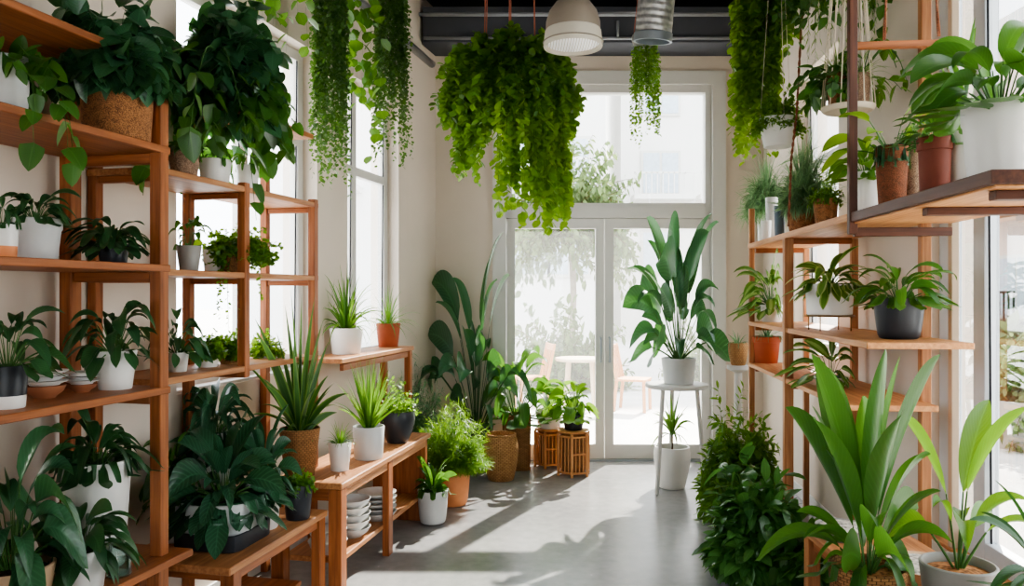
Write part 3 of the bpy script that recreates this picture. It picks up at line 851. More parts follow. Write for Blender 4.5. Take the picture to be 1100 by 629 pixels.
ZB = [2.585, 2.19, 1.762, 1.297]
t = empty('plant_shelf', tuple(LB.v(4.0, .18, 0)), 'wooden shelving unit against the bright window with four boards of small pots', 'shelf')
for i, z in enumerate(ZB):
    shelf_board(t, LB, 3.31 if i else 3.93, 4.68 if i else 4.62, .36, z, WOODR)
for d, z0 in ((3.335, 0), (3.95, ZB[3] - TB - .03), (4.65, .632)):
    post(t, LB, d, .02, z0 + (.003 if z0 == .632 else 0), ZB[1] + (.02 if d < 4.6 else .02), w=.045)
    post(t, LB, d, .335, 0, ZB[0] - TB, w=.045)
    for z in ZB[1:]: cross(t, LB, d, .042, .31, z - TB - .016, w=.03, th=.03)

def bench(name, line, d0, d1, w, z, label, legs, mat=WOODR, lw=.07, apron=.07):
    t = empty(name, tuple(line.v((d0 + d1) / 2, w / 2, 0)), label, 'bench')
    beam('bench_top', line.v(d0, w / 2, z - .017), line.v(d1, w / 2, z - .017), w, .034, mat, t, bev=.005)
    for d, o, k in legs:
        p = line.v(d, o, 0); beam('leg', p, p + Vector((0, 0, z - .035)), lw * k, lw, WOOD, t, up=Vector((line.s, 1, 0)))
    return t
t = bench('low_bench', L1, 3.33, 4.24, .56, .50, 'low wooden bench carrying the big dark veined plant in its square tray', [(3.40, .04, 1), (4.20, .035, .8), (3.40, .5, 1), (4.2, .5, 1)], lw=.065)
beam('apron', L1.v(3.40, .08, .445), L1.v(3.40, .46, .445), .03, .05, WOOD, t); beam('apron', L1.v(3.44, .035, .445), L1.v(4.16, .035, .445), .03, .05, WOOD, t)
beam('low_shelf', L1.v(3.42, .29, .13), L1.v(4.16, .29, .13), .36, .022, WOOD, t)
t = bench('tall_bench', L2, 4.26, 5.82, .42, .632, 'long wooden bench with white plates on its lower shelf', [(4.30, .042, 1), (4.30, .38, 1), (5.02, .03, .6), (5.77, .38, 1)], lw=.075)
beam('leg', L2.v(5.775, .17, 0), L2.v(5.775, .17, .597), .3, .05, WOOD, t, up=Vector((.205, 1, 0)))
beam('apron', L2.v(4.30, .08, .565), L2.v(4.30, .345, .565), .05, .068, WOOD, t)
beam('apron', L2.v(4.34, .03, .572), L2.v(5.75, .03, .572), .03, .054, WOODR, t)
beam('low_shelf', L2.v(4.345, .215, .185), L2.v(5.745, .215, .185), .34, .03, WOODR, t)
LOWZ = .2
ZCN = 1.235
t = empty('console_table', tuple(LC.v(5.7, .17, 0)), 'tall narrow wooden console under the far window of the side wall', 'table')
beam('table_top', LC.v(5.1, .14, ZCN - .016), LC.v(6.36, .14, ZCN - .016), .28, .032, WOODR, t)
for d, o in ((6.31, .03), (6.31, .24), (5.16, .24)):
    p = LC.v(d, o, 0); beam('leg', p, p + Vector((0, 0, ZCN - .034)), .05, .05, WOOD, t, up=Vector((GR, 1, 0)))
beam('apron', LC.v(5.15, .03, ZCN - .06), LC.v(6.28, .03, ZCN - .06), .025, .045, WOOD, t)
beam('apron', LC.v(6.31, .06, ZCN - .06), LC.v(6.31, .22, ZCN - .06), .025, .045, WOOD, t)

# ---- the unit by the side window: boards at eye height and above
ZR = [2.035, 1.443, 1.13]
t = empty('open_shelf', tuple(LR.v(4.4, .2, 0)), 'open wooden shelving between the big side window and the back wall', 'shelf')
o = shelf_board(t, LR, 2.40, 3.71, .46, ZR[0], WOODD, th=.045); shelf_board(t, LR, 3.74, 6.06, .44, ZR[0], WOODL, th=.036)
beam('shelf_lining', LR.v(2.41, .235, ZR[0] - .049), LR.v(3.70, .235, ZR[0] - .049), .44, .008, WOODL, t)
for d in (2.5, 3.0): beam('crossbar', LR.v(d, .05, ZR[0] - .068), LR.v(d, .44, ZR[0] - .068), .05, .03, WOODD, t)
shelf_board(t, LR, 3.47, 4.86, .45, ZR[1], WOODL); shelf_board(t, LR, 4.88, 6.06, .42, ZR[1], WOODL)
shelf_board(t, LR, 3.75, 6.06, .42, ZR[2], WOODL)
post(t, LR, 6.03, .022, 0, 2.30, WOODR, .04); post(t, LR, 4.93, .022, 0, ZR[0] - .036, WOODR, .055)
post(t, LR, 3.70, .012, ZR[0] - .10, ZC - .02, WOODD, .038)
for d in (3.92, 4.95, 6.03): post(t, LR, d, .425, 0, 3.9 if d < 4 else ZR[0] - .04, WOODR, .048 if d < 4 else .04)
for d in (4.93, 6.03): cross(t, LR, d, .05, .4, ZR[0] - .052, WOOD)
cross(t, LR, 3.74, .03, .47, ZR[0] - .088, WOODD)
cross(t, LR, 3.74, .03, .47, 2.825, WOOD, .035, .032)
for d in (6.03, 4.93):
    for z in ZR[1:]: cross(t, LR, d, .05, .4, z - TB - .018, WOOD)
# low bench beside the window
t = empty('window_bench', tuple(LRB.v(3.2, .25, 0)), 'low wooden bench along the big side window holding gravel trays', 'bench')
beam('bench_top', LRB.v(2.2, .235, .484), LRB.v(3.94, .235, .484), .47, .032, WOODR, t)
for d in (2.26, 3.88):
    for o in (.035, .43):
        p = LRB.v(d, o, 0); beam('leg', p, p + Vector((0, 0, .466)), .06, .06, WOODR, t, up=Vector((0, 1, 0)))
beam('apron', LRB.v(2.3, .035, .44), LRB.v(3.84, .035, .44), .025, .05, WOOD, t); beam('apron', LRB.v(3.88, .07, .44), LRB.v(3.88, .4, .44), .025, .05, WOOD, t)

# ropes at the side window
def braid(name, pts, label, r=.009, n=40):
    t = tag(empty(name, tuple(pts[-1])), label, 'rope')
    pts = [Vector(p) for p in pts]
    ts = np.linspace(0, len(pts) - 1, n * (len(pts) - 1))
    C = np.array([tuple(pts[min(int(u), len(pts) - 2)].lerp(pts[min(int(u), len(pts) - 2) + 1], u - min(int(u), len(pts) - 2))) for u in ts])
    for j in range(2):
        ph = ts * n * .55 + j * math.pi
        P = C + r * .55 * np.stack([np.cos(ph), np.sin(ph), 0 * ph], -1)
        V, Q, UV, R = tubes(P[None], np.full((1, len(P)), r * .62), 6)
        link('strand', quadmesh(V, Q, UV, R), ROPE, t)
    return t
p = LR.v(3.74, .15, 2.845)
braid('hanging_rope', [(p.x + .1, p.y + .01, ZC), (p.x + .02, p.y, 2.85)], 'dark twisted rope beside the top crossbar, by the dark upright', .007)
p = LR.v(3.74, .40, 2.845)
braid('hanging_rope', [(p.x - .10, p.y, ZC), (p.x + .0, p.y - .03, 2.85)], 'dark twisted rope ending on the crossbar near the window frame', .007)
braid('hanging_rope', [at(866, -70, 4.80), at(859, 60, 4.80), at(856, 120, 4.80), at(850, 170, 4.80), at(847, 243, 4.80)], 'long twisted rope reaching down to the high shelf between the feathery grasses', .007)

# =================================================================== POTTED PLANTS
PP = 'potted plant'
# ---- tall unit, upper boards
x, D = LA.pt(126, .115)
basket = plant('trailing_plant', 'huge dark pothos spilling out of a rush basket on the second board', PP, x, D, ZA[1], 62, 76, 66, 'taper', WICKD, [
    (lambda fo, rt: fo.bush(95, rt * 3.0, (-.1, 1.5), 1.9, 12, rt * .72, .8, 'heart', rt * .7, .12, .25, .5, 10, .003, .5, .8, 6, 3, fold=.3), (52, -8, 182, 96), L_DEEP),
], stem=STEMD)
x, D = LA.pt(9, .15)
plant('trailing_plant', 'small pothos in a pale grey pot at the shelf end, vines over the board', PP, x, D, ZA[1], 62, 42, 36, 'banded', GREYW, [
    (lambda fo, rt: fo.bush(12, rt * 3.2, (.2, 1.4), 2.2, 7, rt * 1.2, .76, 'heart', rt * .6, .12, .2, .3, 10, .002, .5, .8, 6, 3, fold=.3), (-30, 34, 62, 110), L_MID),
    (lambda fo, rt: fo.bush(3, rt * 6, (-.1, .3), 2.6, 5, rt * 1.25, .76, 'heart', rt * .8, .1, .35, .5, 14, .002, .5, .7, 6, 3, fold=.3, az=np.array([-.15, .1, -.5])), (-5, 34, 106, 205), L_MID, 'vines'),
], stem=STEM)
x, D = LA.pt(38, .2)
plant('potted_plant', 'strap-leaved plant in a wide grey-white pot on the third board', PP, x, D, ZA[2], 235, 52, 42, 'banded', GREYW, [
    (g_spath(30, .24, (.25, 1.3), 1.3, .3, .6), (-6, 201, 84, 246), L_DARK)])
x, D = LA.pt(3, .13)
plant('potted_plant', 'stub of a plant in a small white pot with bare clay foot', PP, x, D, ZA[2], 241, 30, 26, 'taper', WHITE, [
    (g_spath(14, .3, (.3, 1.2), 1.2, .3), (-25, 208, 22, 246), L_DARK)], two=(TERRAP, .36))
x, D = LA.pt(122, .2)
plant('potted_plant', 'bushy dark strap-leaved plant in a charcoal pot on the third board', PP, x, D, ZA[2], 262, 32, 26, 'taper', BLACK, [
    (g_spath(56, .2, (-.1, 1.3), 1.5, .3, .7), (70, 234, 167, 280), L_DARK)])
x, D = LA.pt(8, .12)
plant('potted_plant', 'dark broad-leaved plant in a ribbed black pot with white foot', PP, x, D, ZA[3], 392, 40, 34, 'taper', BLACK, [
    (g_spath(26, .34, (.1, 1.2), 1.0, .4, .7), (-40, 328, 74, 414), L_DARK)], two=(WHITE, .3))
x, D = LA.pt(124, .15)
plant('potted_plant', 'peace lily with arching leaves in a plain white pot beside stacked bowls', PP, x, D, ZA[3], 376, 43, 33, 'taper', WHITE, [
    (g_spath(32, .36, (.1, 1.25), 1.3, .42, .7), (68, 322, 170, 404), L_DARK)])
x, D = LA.pt(103, .18)
plant('potted_plant', 'lush strap-leaved plant in the largest white pot on the bottom board', PP, x, D, ZA[4], 493, 70, 56, 'taper', WHITE, [
    (g_spath(42, .24, (.15, 1.3), 1.1, .28, .6), (48, 424, 168, 500), L_DARK)])
plant('potted_plant', 'dark compact plant in a white pot in front of the largest white pot', PP, at(88, 0, 2.75).x, 2.75, ZA[4], 588, 52, 42, 'taper', WHITE, [
    (g_spath(40, .34, (.0, 1.3), 1.2, .35, .7), (36, 533, 152, 629), L_DARK)])
plant('potted_plant', 'big arching broad-leaved plant in a beige clay pot on the bottom board', PP, at(14, 0, 2.55).x, 2.55, ZA[4], 606, 82, 66, 'taper', BEIGE, [
    (g_spath(24, .42, (.2, 1.3), 1.0, .34, .7, 'ovate', nseg=10, across=5), (-70, 454, 92, 640), L_DEEP)], stem=STEM)

t = empty('glass_jar', (at(128, 0, 2.88).x, 2.88, ZA[4]), 'clear glass jar standing behind the dark compact plant', 'jar')
link('jar_body', lathe([(0, 0.003), (.036, 0), (.042, .006), (.042, .10), (.036, .115), (.037, .125), (.034, .125), (.033, .114), (.039, .1), (.039, .01), (0, .008)], 32), JAR, t, Matrix.Translation((at(128, 0, 2.88).x, 2.88, ZA[4])))
link('water', lathe([(0, .009), (.0385, .0105), (.0385, .06), (0, .06)], 32), mat_glass('jar_water', (.62, .72, .66, 1)), t, Matrix.Translation((at(128, 0, 2.88).x, 2.88, ZA[4])))

# stacked crockery on the tall unit
def plate(x, D, z, r, h, label, cat, mat, group, name='plate', deep=False):
    if deep: p = [(0, 0), (r * .5, 0), (r * .55, .006), (r * .85, h * .5), (r, h), (r * .96, h), (r * .8, h * .55), (r * .5, .012), (0, .01)]
    else: p = [(0, 0), (r * .62, 0), (r * .66, .004), (r * .97, h * .8), (r, h), (r * .96, h * 1.0), (r * .66, h * .45), (0, h * .4)]
    o = link(name, lathe(p, 40), mat, None, Matrix.Translation((x, D, z)))
    return tag(o, label, cat, group)
def stack(x, D, z, items, where, group):
    zz = z
    for name, r, h, step, mat, lab, deep in items:
        plate(x, D, zz, r, h, lab + ' ' + where, name, mat, group, name, deep); zz += step
x, D = LA.pt(48, .2); u = D / F
stack(x, D, ZA[3], [('bowl', 21 * u, .045, .0452, CLAY, 'clay-coloured bowl at the foot of', True), ('plate', 23 * u, .016, .0175, WHITE, 'lowest white plate in', False),
    ('plate', 23 * u, .016, .0175, GREYW, 'middle white plate in', False), ('plate', 23.5 * u, .016, .0175, WHITE, 'topmost white plate in', False)], 'the wider crockery stack beside the black pot', 'wider crockery stack')
x, D = LA.pt(88, .2); u = D / F
stack(x, D, ZA[3], [('bowl', 15 * u, .03, .0305, CLAY, 'clay-coloured bowl at the foot of', True), ('plate', 17 * u, .014, .0155, WHITE, 'lowest white plate in', False),
    ('plate', 17 * u, .014, .0155, GREYW, 'middle white plate in', False), ('plate', 17 * u, .014, .0155, WHITE, 'topmost white plate in', False)], 'the narrower crockery stack next to the peace lily', 'narrower crockery stack')

# ---- unit against the bright window
x, D = LB.pt(242, .2)
plant('trailing_plant', 'dark heart-leaved pothos on the top board before the window, vines hanging to the small pots', PP, x, D, ZB[0], 62, 60, 50, 'round', WICKF, [
    (lambda fo, rt: fo.bush(110, rt * 3.2, (-.3, 1.45), 2.0, 12, rt * .8, .8, 'heart', rt * .7, .12, .2, .5, 11, .003, .5, .8, 5, 3, fold=.3), (168, 0, 302, 176), L_DEEP),
    (lambda fo, rt: fo.bush(34, rt * 4, (-.2, .8), 2.6, 13, rt * .72, .78, 'heart', rt * .7, .12, .25, .5, 14, .0025, .5, .8, 5, 3, fold=.3), (176, 26, 314, 216), L_MID, 'vines'),
    (lambda fo, rt: fo.bush(3, rt * 4, (-.1, .3), 2.8, 6, rt * .75, .8, 'heart', rt * .8, .08, .5, .6, 14, .002, .5, .7, 5, 3, fold=.3, az=np.array([-1.7, -1.2, -.9])), (180, 60, 335, 262), L_MID, 'long_vine'),
], stem=STEM)
SM = 'small pots along the second board before the window'
x, D = LB.pt(198, .1)
plant('potted_plant', 'speckled brown pot on the second board beside the dark upright', PP, x, D, ZB[1], 160, 34, 26, 'taper', SPECK, [(g_bush(26, 9, .2, .6), (182, 140, 218, 170), L_MID)], SM)
x, D = LB.pt(231, .16)
plant('potted_plant', 'wide white pot under the hanging vines on the second board', PP, x, D, ZB[1], 172, 34, 28, 'taper', WHITE, [(g_spath(14, .4, (.3, 1.2), 1.2), (212, 150, 250, 182), L_MID)], SM)
x, D = LB.pt(266, .16)
plant('potted_plant', 'slim white pot near the middle upright on the second board', PP, x, D, ZB[1], 178, 24, 20, 'taper', WHITE, [(g_spath(14, .45, (.3, 1.2), 1.2), (250, 160, 284, 190), L_MID)], SM)
x, D = LB.pt(203, .17)
plant('potted_plant', 'light green broad-leaved plant in a grey pot on the third board before the window', PP, x, D, ZB[2], 264, 26, 19, 'taper', STONE, [
    (g_spath(13, .5, (.3, 1.25), .9, .5, .8, 'ovate'), (183, 230, 226, 268), L_MID)])
x, D = LB.pt(228, .2)
plant('potted_plant', 'pale leafy plant in a small cream pot between grey pot and brown basket', PP, x, D, ZB[2], 268, 20, 16, 'taper', WHITE, [
    (g_spath(12, .4, (.3, 1.2), 1.0, .45), (212, 246, 246, 274), L_LIME)])
x, D = LB.pt(250, .14)
plant('potted_plant', 'fluffy trailing plant with tiny leaves in a brown basket on the third board', PP, x, D, ZB[2], 262, 34, 27, 'round', WICKD, [
    (lambda fo, rt: fo.bush(190, rt * 2.2, (-.4, 1.4), 1.6, 26, rt * .28, .9, 'round', rt * .7, .15, .15, .3, 9, .001, .4, 1., 3, 3), (220, 238, 304, 290), L_FERN),
    (lambda fo, rt: fo.bush(7, rt * 4, (-.2, .3), 2.8, 18, rt * .24, .85, 'round', rt * .7, .1, .3, .3, 12, .001, .4, 1., 3, 3, az=np.linspace(-2.4, -.9, 7)), (250, 256, 292, 352), L_FERN, 'trailing_vines')])
x, D = LB.pt(191, .15)
plant('potted_plant', 'dark-leaved plant in a slim white pot on the fourth board before the window', PP, x, D, ZB[3], 378, 23, 18, 'taper', WHITE, [
    (g_spath(22, .38, (.1, 1.2), 1.1, .4), (158, 330, 226, 394), L_DARK)])
x, D = LB.pt(223, .16)
plant('potted_plant', 'fine-leaved herb in a small white pot beside the rush basket herb', PP, x, D, ZB[3], 381, 25, 20, 'taper', WHITE, [
    (g_bush(110, 20, .16, .8, (.15, 1.45), .8, 'round', nseg=3), (206, 352, 242, 378), L_FERN)])
x, D = LB.pt(247, .16)
plant('potted_plant', 'fine-leaved herb in a coiled rush basket on the fourth board', PP, x, D, ZB[3], 381, 25, 20, 'taper', WICK, [
    (g_bush(120, 20, .16, .8, (.15, 1.45), .8, 'round', nseg=3), (230, 352, 270, 378), L_FERN)])
x, D = LB.pt(284, .18)
plant('potted_plant', 'small feathery herb behind the sword-leaved plant, by the window', PP, x, D, ZB[3], 384, 22, 18, 'taper', WHITE, [
    (g_bush(90, 18, .16, .7, (-.2, 1.4), 1.0, 'round', nseg=3), (266, 352, 306, 384), L_LIME)])

# ---- low bench
bx_, bD = at(240, 0, 3.70).x, 3.70
t = empty('pot_tray', (bx_, bD, .5), 'black rounded square tray under the big dark veined plant', 'tray')
link('tray_body', lathe([(0, 0), (.155, 0), (.165, .006), (.168, .075), (.164, .08), (.158, .078), (.155, .02), (0, .018)], 48, sq=1.0), BLACK, t, Matrix.Translation((bx_, bD, .5)) @ Matrix.Rotation(-.22, 4, 'Z'))
BT = 'three lush plants crowded on the low bench'
plant('potted_plant', 'big glossy dark veined plant in a squarish grey-white pot standing in the black tray', PP, bx_, bD, .519, 533, 76, 68, 'tulip', GREYW, [
    (lambda fo, rt: fo.rosette(84, rt * 2.8, .36, (-.45, 1.3), .7, 'lance', .3, rt * .5, .25, .35, .5, .004, 9, 5, lvar=.8), (170, 446, 318, 582), L_RIB)], BT, sq=.25)
plant('potted_plant', 'dark veined plant with drooping crown in a tall white pot, topmost on the low bench', PP, at(231, 0, 4.03).x, 4.03, .5, 462, 44, 36, 'taper', WHITE, [
    (lambda fo, rt: fo.rosette(90, rt * 2.6, .24, (-.1, 1.4), 1.3, 'lance', .25, rt * .5, .25, .5, .5, 0, 9, 3), (186, 408, 280, 500), L_RIB)], BT)
plant('potted_plant', 'dark veined plant in a white pot behind the small charcoal succulent pot', PP, at(283, 0, 3.92).x, 3.92, .5, 518, 38, 30, 'taper', WHITE, [
    (lambda fo, rt: fo.rosette(48, rt * 3, .36, (-.1, 1.35), .7, 'lance', .3, rt * .5, .25, .4, .4, .004, 9, 5), (240, 436, 326, 545), L_RIB)], BT)
plant('potted_plant', 'pale-edged leafy plant in a white pot behind the thick front upright', PP, at(187, 0, 3.72).x, 3.72, .5, 524, 34, 28, 'taper', WHITE, [
    (g_spath(34, .42, (-.2, 1.3), 1.2, .4, .7), (150, 462, 214, 560), L_MID)])
plant('potted_plant', 'small mossy succulent in a charcoal pot at the low bench corner', PP, at(320, 0, 4.08).x, 4.08, .5, 519, 32, 25, 'taper', BLACK, [
    (g_bush(46, 14, .18, .7, (.2, 1.4), .8, 'ovate', nseg=2), (303, 504, 341, 524), L_BRIGHT)])
# ---- long bench
plant('sword_plant', 'tall sword-leaved plant in a woven basket pot on the long bench', PP, at(322, 0, 4.45).x, 4.45, .632, 459, 43, 31, 'taper', WICK, [
    (lambda fo, rt: fo.rosette(46, rt * 5.5, .115, (.3, 1.42), .5, 'sword', 0, rt * .5, .35, nseg=9, roll=.6, lvar=.9), (264, 311, 372, 474), L_SNAKE)])
plant('potted_plant', 'tiny tufted plant in a small plain white pot on the long bench', PP, at(365, 0, 4.6).x, 4.6, .632, 474, 25, 19, 'taper', WHITE, [
    (g_strap(40, .07, (.2, 1.4), .9), (348, 450, 384, 478), L_GRASS)])
plant('potted_plant', 'thick grassy plant in a wide white tub on the long bench', PP, at(396, 0, 4.93).x, 4.93, .632, 457, 34, 30, 'taper', GREYW, [
    (g_sword(90, .06, (.55, 1.5), .5, 5), (358, 374, 434, 462), L_GRASS)])
plant('potted_plant', 'sparse fine plant in a round black bowl pot on the long bench', PP, at(427, 0, 5.45).x, 5.45, .632, 441, 36, 22, 'round', BLACK, [
    (g_bush(46, 14, .12, .6, (.3, 1.4), .7, 'lance', nseg=2), (404, 404, 450, 446), L_FERN)], soil=CHIPS)
# console
x, D = LC.pt(372, .17)
plant('potted_plant', 'arching spider grass in a wide white pot on the console', PP, x, D, ZCN, 352, 36, 30, 'taper', WHITE, [
    (g_strap(75, .055, (.35, 1.45), 1.2), (328, 276, 412, 376), L_GRASS)])
x, D = LC.pt(417, .17)
plant('potted_plant', 'thin spider plant in a terracotta pot at the console end', PP, x, D, ZCN, 347, 26, 21, 'taper', TERRA, [
    (g_strap(56, .04, (.2, 1.45), 1.4), (386, 302, 454, 372), L_GRASS)])

# crockery under the long bench
GB = 'white crockery under the long bench'
def low(px, off, items, where):
    x, D = L2.pt(px, off); u = D / F
    stack(x, D, LOWZ, [(n, r * u, h, st, m, l, dp) for n, r, h, st, m, l, dp in items], where, GB + ', ' + where)
ords = ['lowest', 'second from below', 'third from below', 'fourth from below', 'fifth from below', 'topmost']
def pl(n, r, kind='plate', h=.03, step=.031):
    return [(kind, r * (1 - .02 * (k % 2)), h, step, WHITE if k % 2 else GREYW, (ords[k] if k < n - 1 else 'topmost') + ' white ' + kind + ' of', kind == 'bowl') for k in range(n)]
low(405, .13, [('bowl', 21, .055, .056, GREYW, 'deep white bowl at the foot of', True)] + pl(4, 21), 'the stack by the middle bench leg')
low(379, .14, pl(5, 19, 'bowl', .06, .042), 'the bowl stack behind the near leg')
low(352, .16, pl(3, 21, 'bowl', .07, .062), 'the bowl stack seen past the low bench')

# ---- on the floor
plant('floor_plant', 'airy fern in a tall pale terracotta pot by the bench end', PP, at(486, 0, 6.23).x, 6.23, 0, 489, 40, 30, 'tulip', TERRAP, [
    (lambda fo, rt: fo.bush(340, rt * 3, (-.05, 1.48), 1.1, 46, rt * .5, .06, 'strap', rt * .7, .1, .2, .1, 10, .0014, .5, .8, 3, 2), (441, 416, 530, 500), L_FERN)])
plant('floor_plant', 'small spiky plant in a white pot on the floor by the bench', PP, at(465, 0, 5.7).x, 5.7, .012, 525, 33, 26, 'tulip', GREYW, [
    (g_spath(30, .26, (.3, 1.4), .9, .1, .3), (443, 489, 491, 530), L_MID)], saucer=(GREYW, .105, .03))
plant('floor_plant', 'dusky feathery plant in a dark pot between console and fern', PP, at(447, 0, 6.75).x, 6.75, 0, 470, 34, 26, 'taper', BLACK, [
    (lambda fo, rt: fo.bush(170, rt * 4, (.3, 1.45), .8, 28, rt * .5, .10, 'lance', rt * .6, .08, .25, .1, 9, .002, .3, .8, 2, 2), (408, 376, 484, 480), L_BLUE)])
plant('floor_plant', 'tall bird of paradise with broad paddle leaves in a dark tall pot in the corner', PP, at(512, 0, 7.4).x, 7.4, 0, 456, 36, 25, 'tulip', BLACK, [
    (lambda fo, rt: fo.rosette(36, rt * 9, .46, (.35, 1.52), 1.0, 'ovate', .54, rt * .55, .3, .25, .28, .006, 12, 5, roll=.5, sr=.0075, lvar=.9), (443, 249, 572, 470), L_DEEP)], stem=STEMD)
t = empty('wicker_urn', (at(538, 0, 7.05).x, 7.05, 0), 'round empty coiled wicker urn on the floor before the tall planter', 'urn')
add_pot(t, (at(538, 0, 7.05).x, 7.05, 0), 'belly', .135, .115, CZ + (CY - 465) / F * 7.05, WICKF, empty_pot=True)
plant('floor_plant', 'broad-leaved plant in a tall square-edged wicker planter before the door frame', PP, at(555, 0, 7.5).x, 7.5, 0, 444, 31, 29, 'taper', WICK, [
    (g_spath(26, .42, (-.1, 1.35), 1.0, .45, .7, 'ovate', nseg=9, across=5), (514, 371, 600, 450), L_MID)], sq=.5)

def lantern_stool(x, D, h, r, label, rot):
    t = empty('lantern_stool', (x, D, 0), label, 'stool')
    M = Matrix.Translation((x, D, 0)) @ Matrix.Rotation(rot, 4, 'Z')
    n = 6
    c = [Vector((r * math.cos(k * math.pi / 3), r * math.sin(k * math.pi / 3), 0)) for k in range(n)]
    link('top_plate', lathe([(0, h - .022), (r * .98, h - .022), (r * 1.04, h - .016), (r * 1.04, h - .003), (r * 1.0, h), (0, h)], 6), WOODL, t, M)
    for k in range(n):
        a, b = c[k], c[(k + 1) % n]
        A = M @ a
        beam('leg', A, A + Vector((0, 0, h - .02)), .024, .024, WOODL, t)
        for z in (.035, h * .5, h - .05):
            if z == h * .5 and k % 2: continue
            beam('rail', M @ (a + Vector((0, 0, z))), M @ (b + Vector((0, 0, z))), .014, .018, WOODL, t)
        for f in (.25, .5, .75):
            q = M @ a.lerp(b, f)
            beam('slat', q + Vector((0, 0, .035)), q + Vector((0, 0, h - .05)), .012, .012, WOODL, t)
    link('inner_drum', lathe([(0, .03), (r * .72, .03), (r * .72, h - .03), (0, h - .03)], 24), WICK, t, M)
    return t
x2, D2 = at(590, 0, 7.6).x, 7.6
h2 = CZ + (CY - 459) / F * D2
lantern_stool(x2, D2, h2, .14, 'wooden lantern stool standing closer to the glass door, partly hidden', .2)
x1, D1 = at(616, 0, 7.25).x, 7.25
h1 = CZ + (CY - 461) / F * D1
lantern_stool(x1, D1, h1, .15, 'wooden lattice lantern stool in front, under the black pot', .35)
plant('potted_plant', 'pale plant in a white pot on the rear lantern stool', PP, x2, D2, h2, 441, 30, 24, 'taper', WHITE, [
    (g_spath(18, .4, (.1, 1.3), 1.0, .4, .7), (572, 404, 628, 446), L_BRIGHT)])
plant('potted_plant', 'bright bushy leafy plant in a black pot on the front lantern stool', PP, x1, D1, h1, 445, 24, 19, 'taper', BLACK, [
    (g_spath(30, .46, (-.25, 1.35), 1.0, .4, .7, 'ovate', across=5), (576, 406, 644, 454), L_BRIGHT)])

# stool with the fiddle-leaf plant
sx, sD, sh = at(727, 0, 6.68).x, 6.68, .897
t = empty('round_stool', (sx, sD, 0), 'white round-topped plant stool with three splayed legs', 'stool')
link('stool_top', lathe([(0, sh - .035), (.25, sh - .035), (.262, sh - .026), (.264, sh - .01), (.256, sh), (0, sh)], 48), TRIM, t, Matrix.Translation((sx, sD, 0)))
for a in (math.radians(222), math.radians(318), math.radians(90)):
    d = Vector((math.cos(a), math.sin(a), 0))
    p0 = Vector((sx, sD, 0)) + d * .27; p1 = Vector((sx, sD, sh - .036)) + d * .19
    beam('leg', p0, p1, .032, .032, TRIM, t, bev=.008)
plant('potted_plant', 'upright plant with big paddle leaves in a white pot on the white stool', PP, at(729, 0, 6.68).x, 6.68, sh, 384, 37, 31, 'taper', GREYW, [
    (lambda fo, rt: fo.rosette(46, rt * 6, .46, (.2, 1.5), .7, 'ovate', .46, rt * .35, .22, .3, .2, .004, 10, 5, roll=.6, sr=.008, lvar=.85), (666, 229, 790, 392), L_DEEP),
    ], stem=STEM)
plant('floor_plant', 'young dracaena in a round white pot on the floor under the white stool', PP, at(722, 0, 6.76).x, 6.76, 0, 479, 37, 27, 'round', WHITE, [
    (lambda fo, rt: (fo.rosette(28, rt * 2.6, .13, (.1, 1.4), 1.0, 'lance', 0, .02, .3, z0=rt * .9, nseg=8), fo.stems(np.array([[[0, 0, -.02], [0.005, 0, rt * .4], [0, 0, rt * .95]]]), .016, .012)), (700, 416, 748, 480), L_GRASS)], stem=STEMB)

# ---- bushes by the far shelf
plant('floor_plant', 'fine-leaved dark bush on the floor below the far shelf end', PP, at(792, 0, 5.75).x, 5.75, 0, 500, 44, 34, 'taper', STONE, [
    (lambda fo, rt: fo.bush(330, rt * 2.4, (-.4, 1.3), 1.3, 28, rt * .5, .26, 'lance', rt * .8, .12, .2, .1, 9, .002, .6, .8, 3, 2), (744, 398, 846, 580), L_FERN)])
plant('floor_plant', 'large broad glossy bush in a white pot on the floor under the shelves', PP, at(806, 0, 4.55).x, 4.55, 0, 588, 36, 30, 'taper', WHITE, [
    (lambda fo, rt: fo.bush(240, rt * 3.6, (-.5, 1.4), 1.2, 16, rt * 1.5, .38, 'lance', rt * .8, .13, .2, .05, 9, .002, .9, .75, 5, 3), (760, 450, 878, 562), L_MIDD)])
plant('floor_plant', 'trailing leafy vine in a grey pot on the floor behind the window bench', PP, at(868, 0, 4.28).x, 4.28, 0, 600, 40, 32, 'taper', STONE, [
    (lambda fo, rt: fo.bush(46, rt * 3, (-.3, 1.3), 1.8, 12, rt * .9, .6, 'heart', rt * .8, .12, .2, .4, 9, .002, .6, .8, 4, 3), (826, 540, 884, 640), L_MID)])
px_, pD = 793, 6.42
t = empty('plant_pedestal', (at(px_, 0, pD).x, pD, 0), 'slim pale pedestal behind the dark bush, under the rush basket', 'stand')
zp = CZ + (CY - 392) / F * pD
link('pedestal_column', lathe([(0, 0), (.1, 0), (.1, .02), (.035, .05), (.03, zp - .06), (.09, zp - .03), (.09, zp), (0, zp)], 28), TRIM, t, Matrix.Translation((at(px_, 0, pD).x, pD, 0)))
plant('potted_plant', 'little tuft in a round rush basket outside the far shelf upright', PP, at(px_, 0, pD).x, pD, zp, 368, 20, 15, 'round', WICKF, [
    (g_strap(34, .09, (.0, 1.3), .9), (776, 353, 806, 374), L_BLUE)])

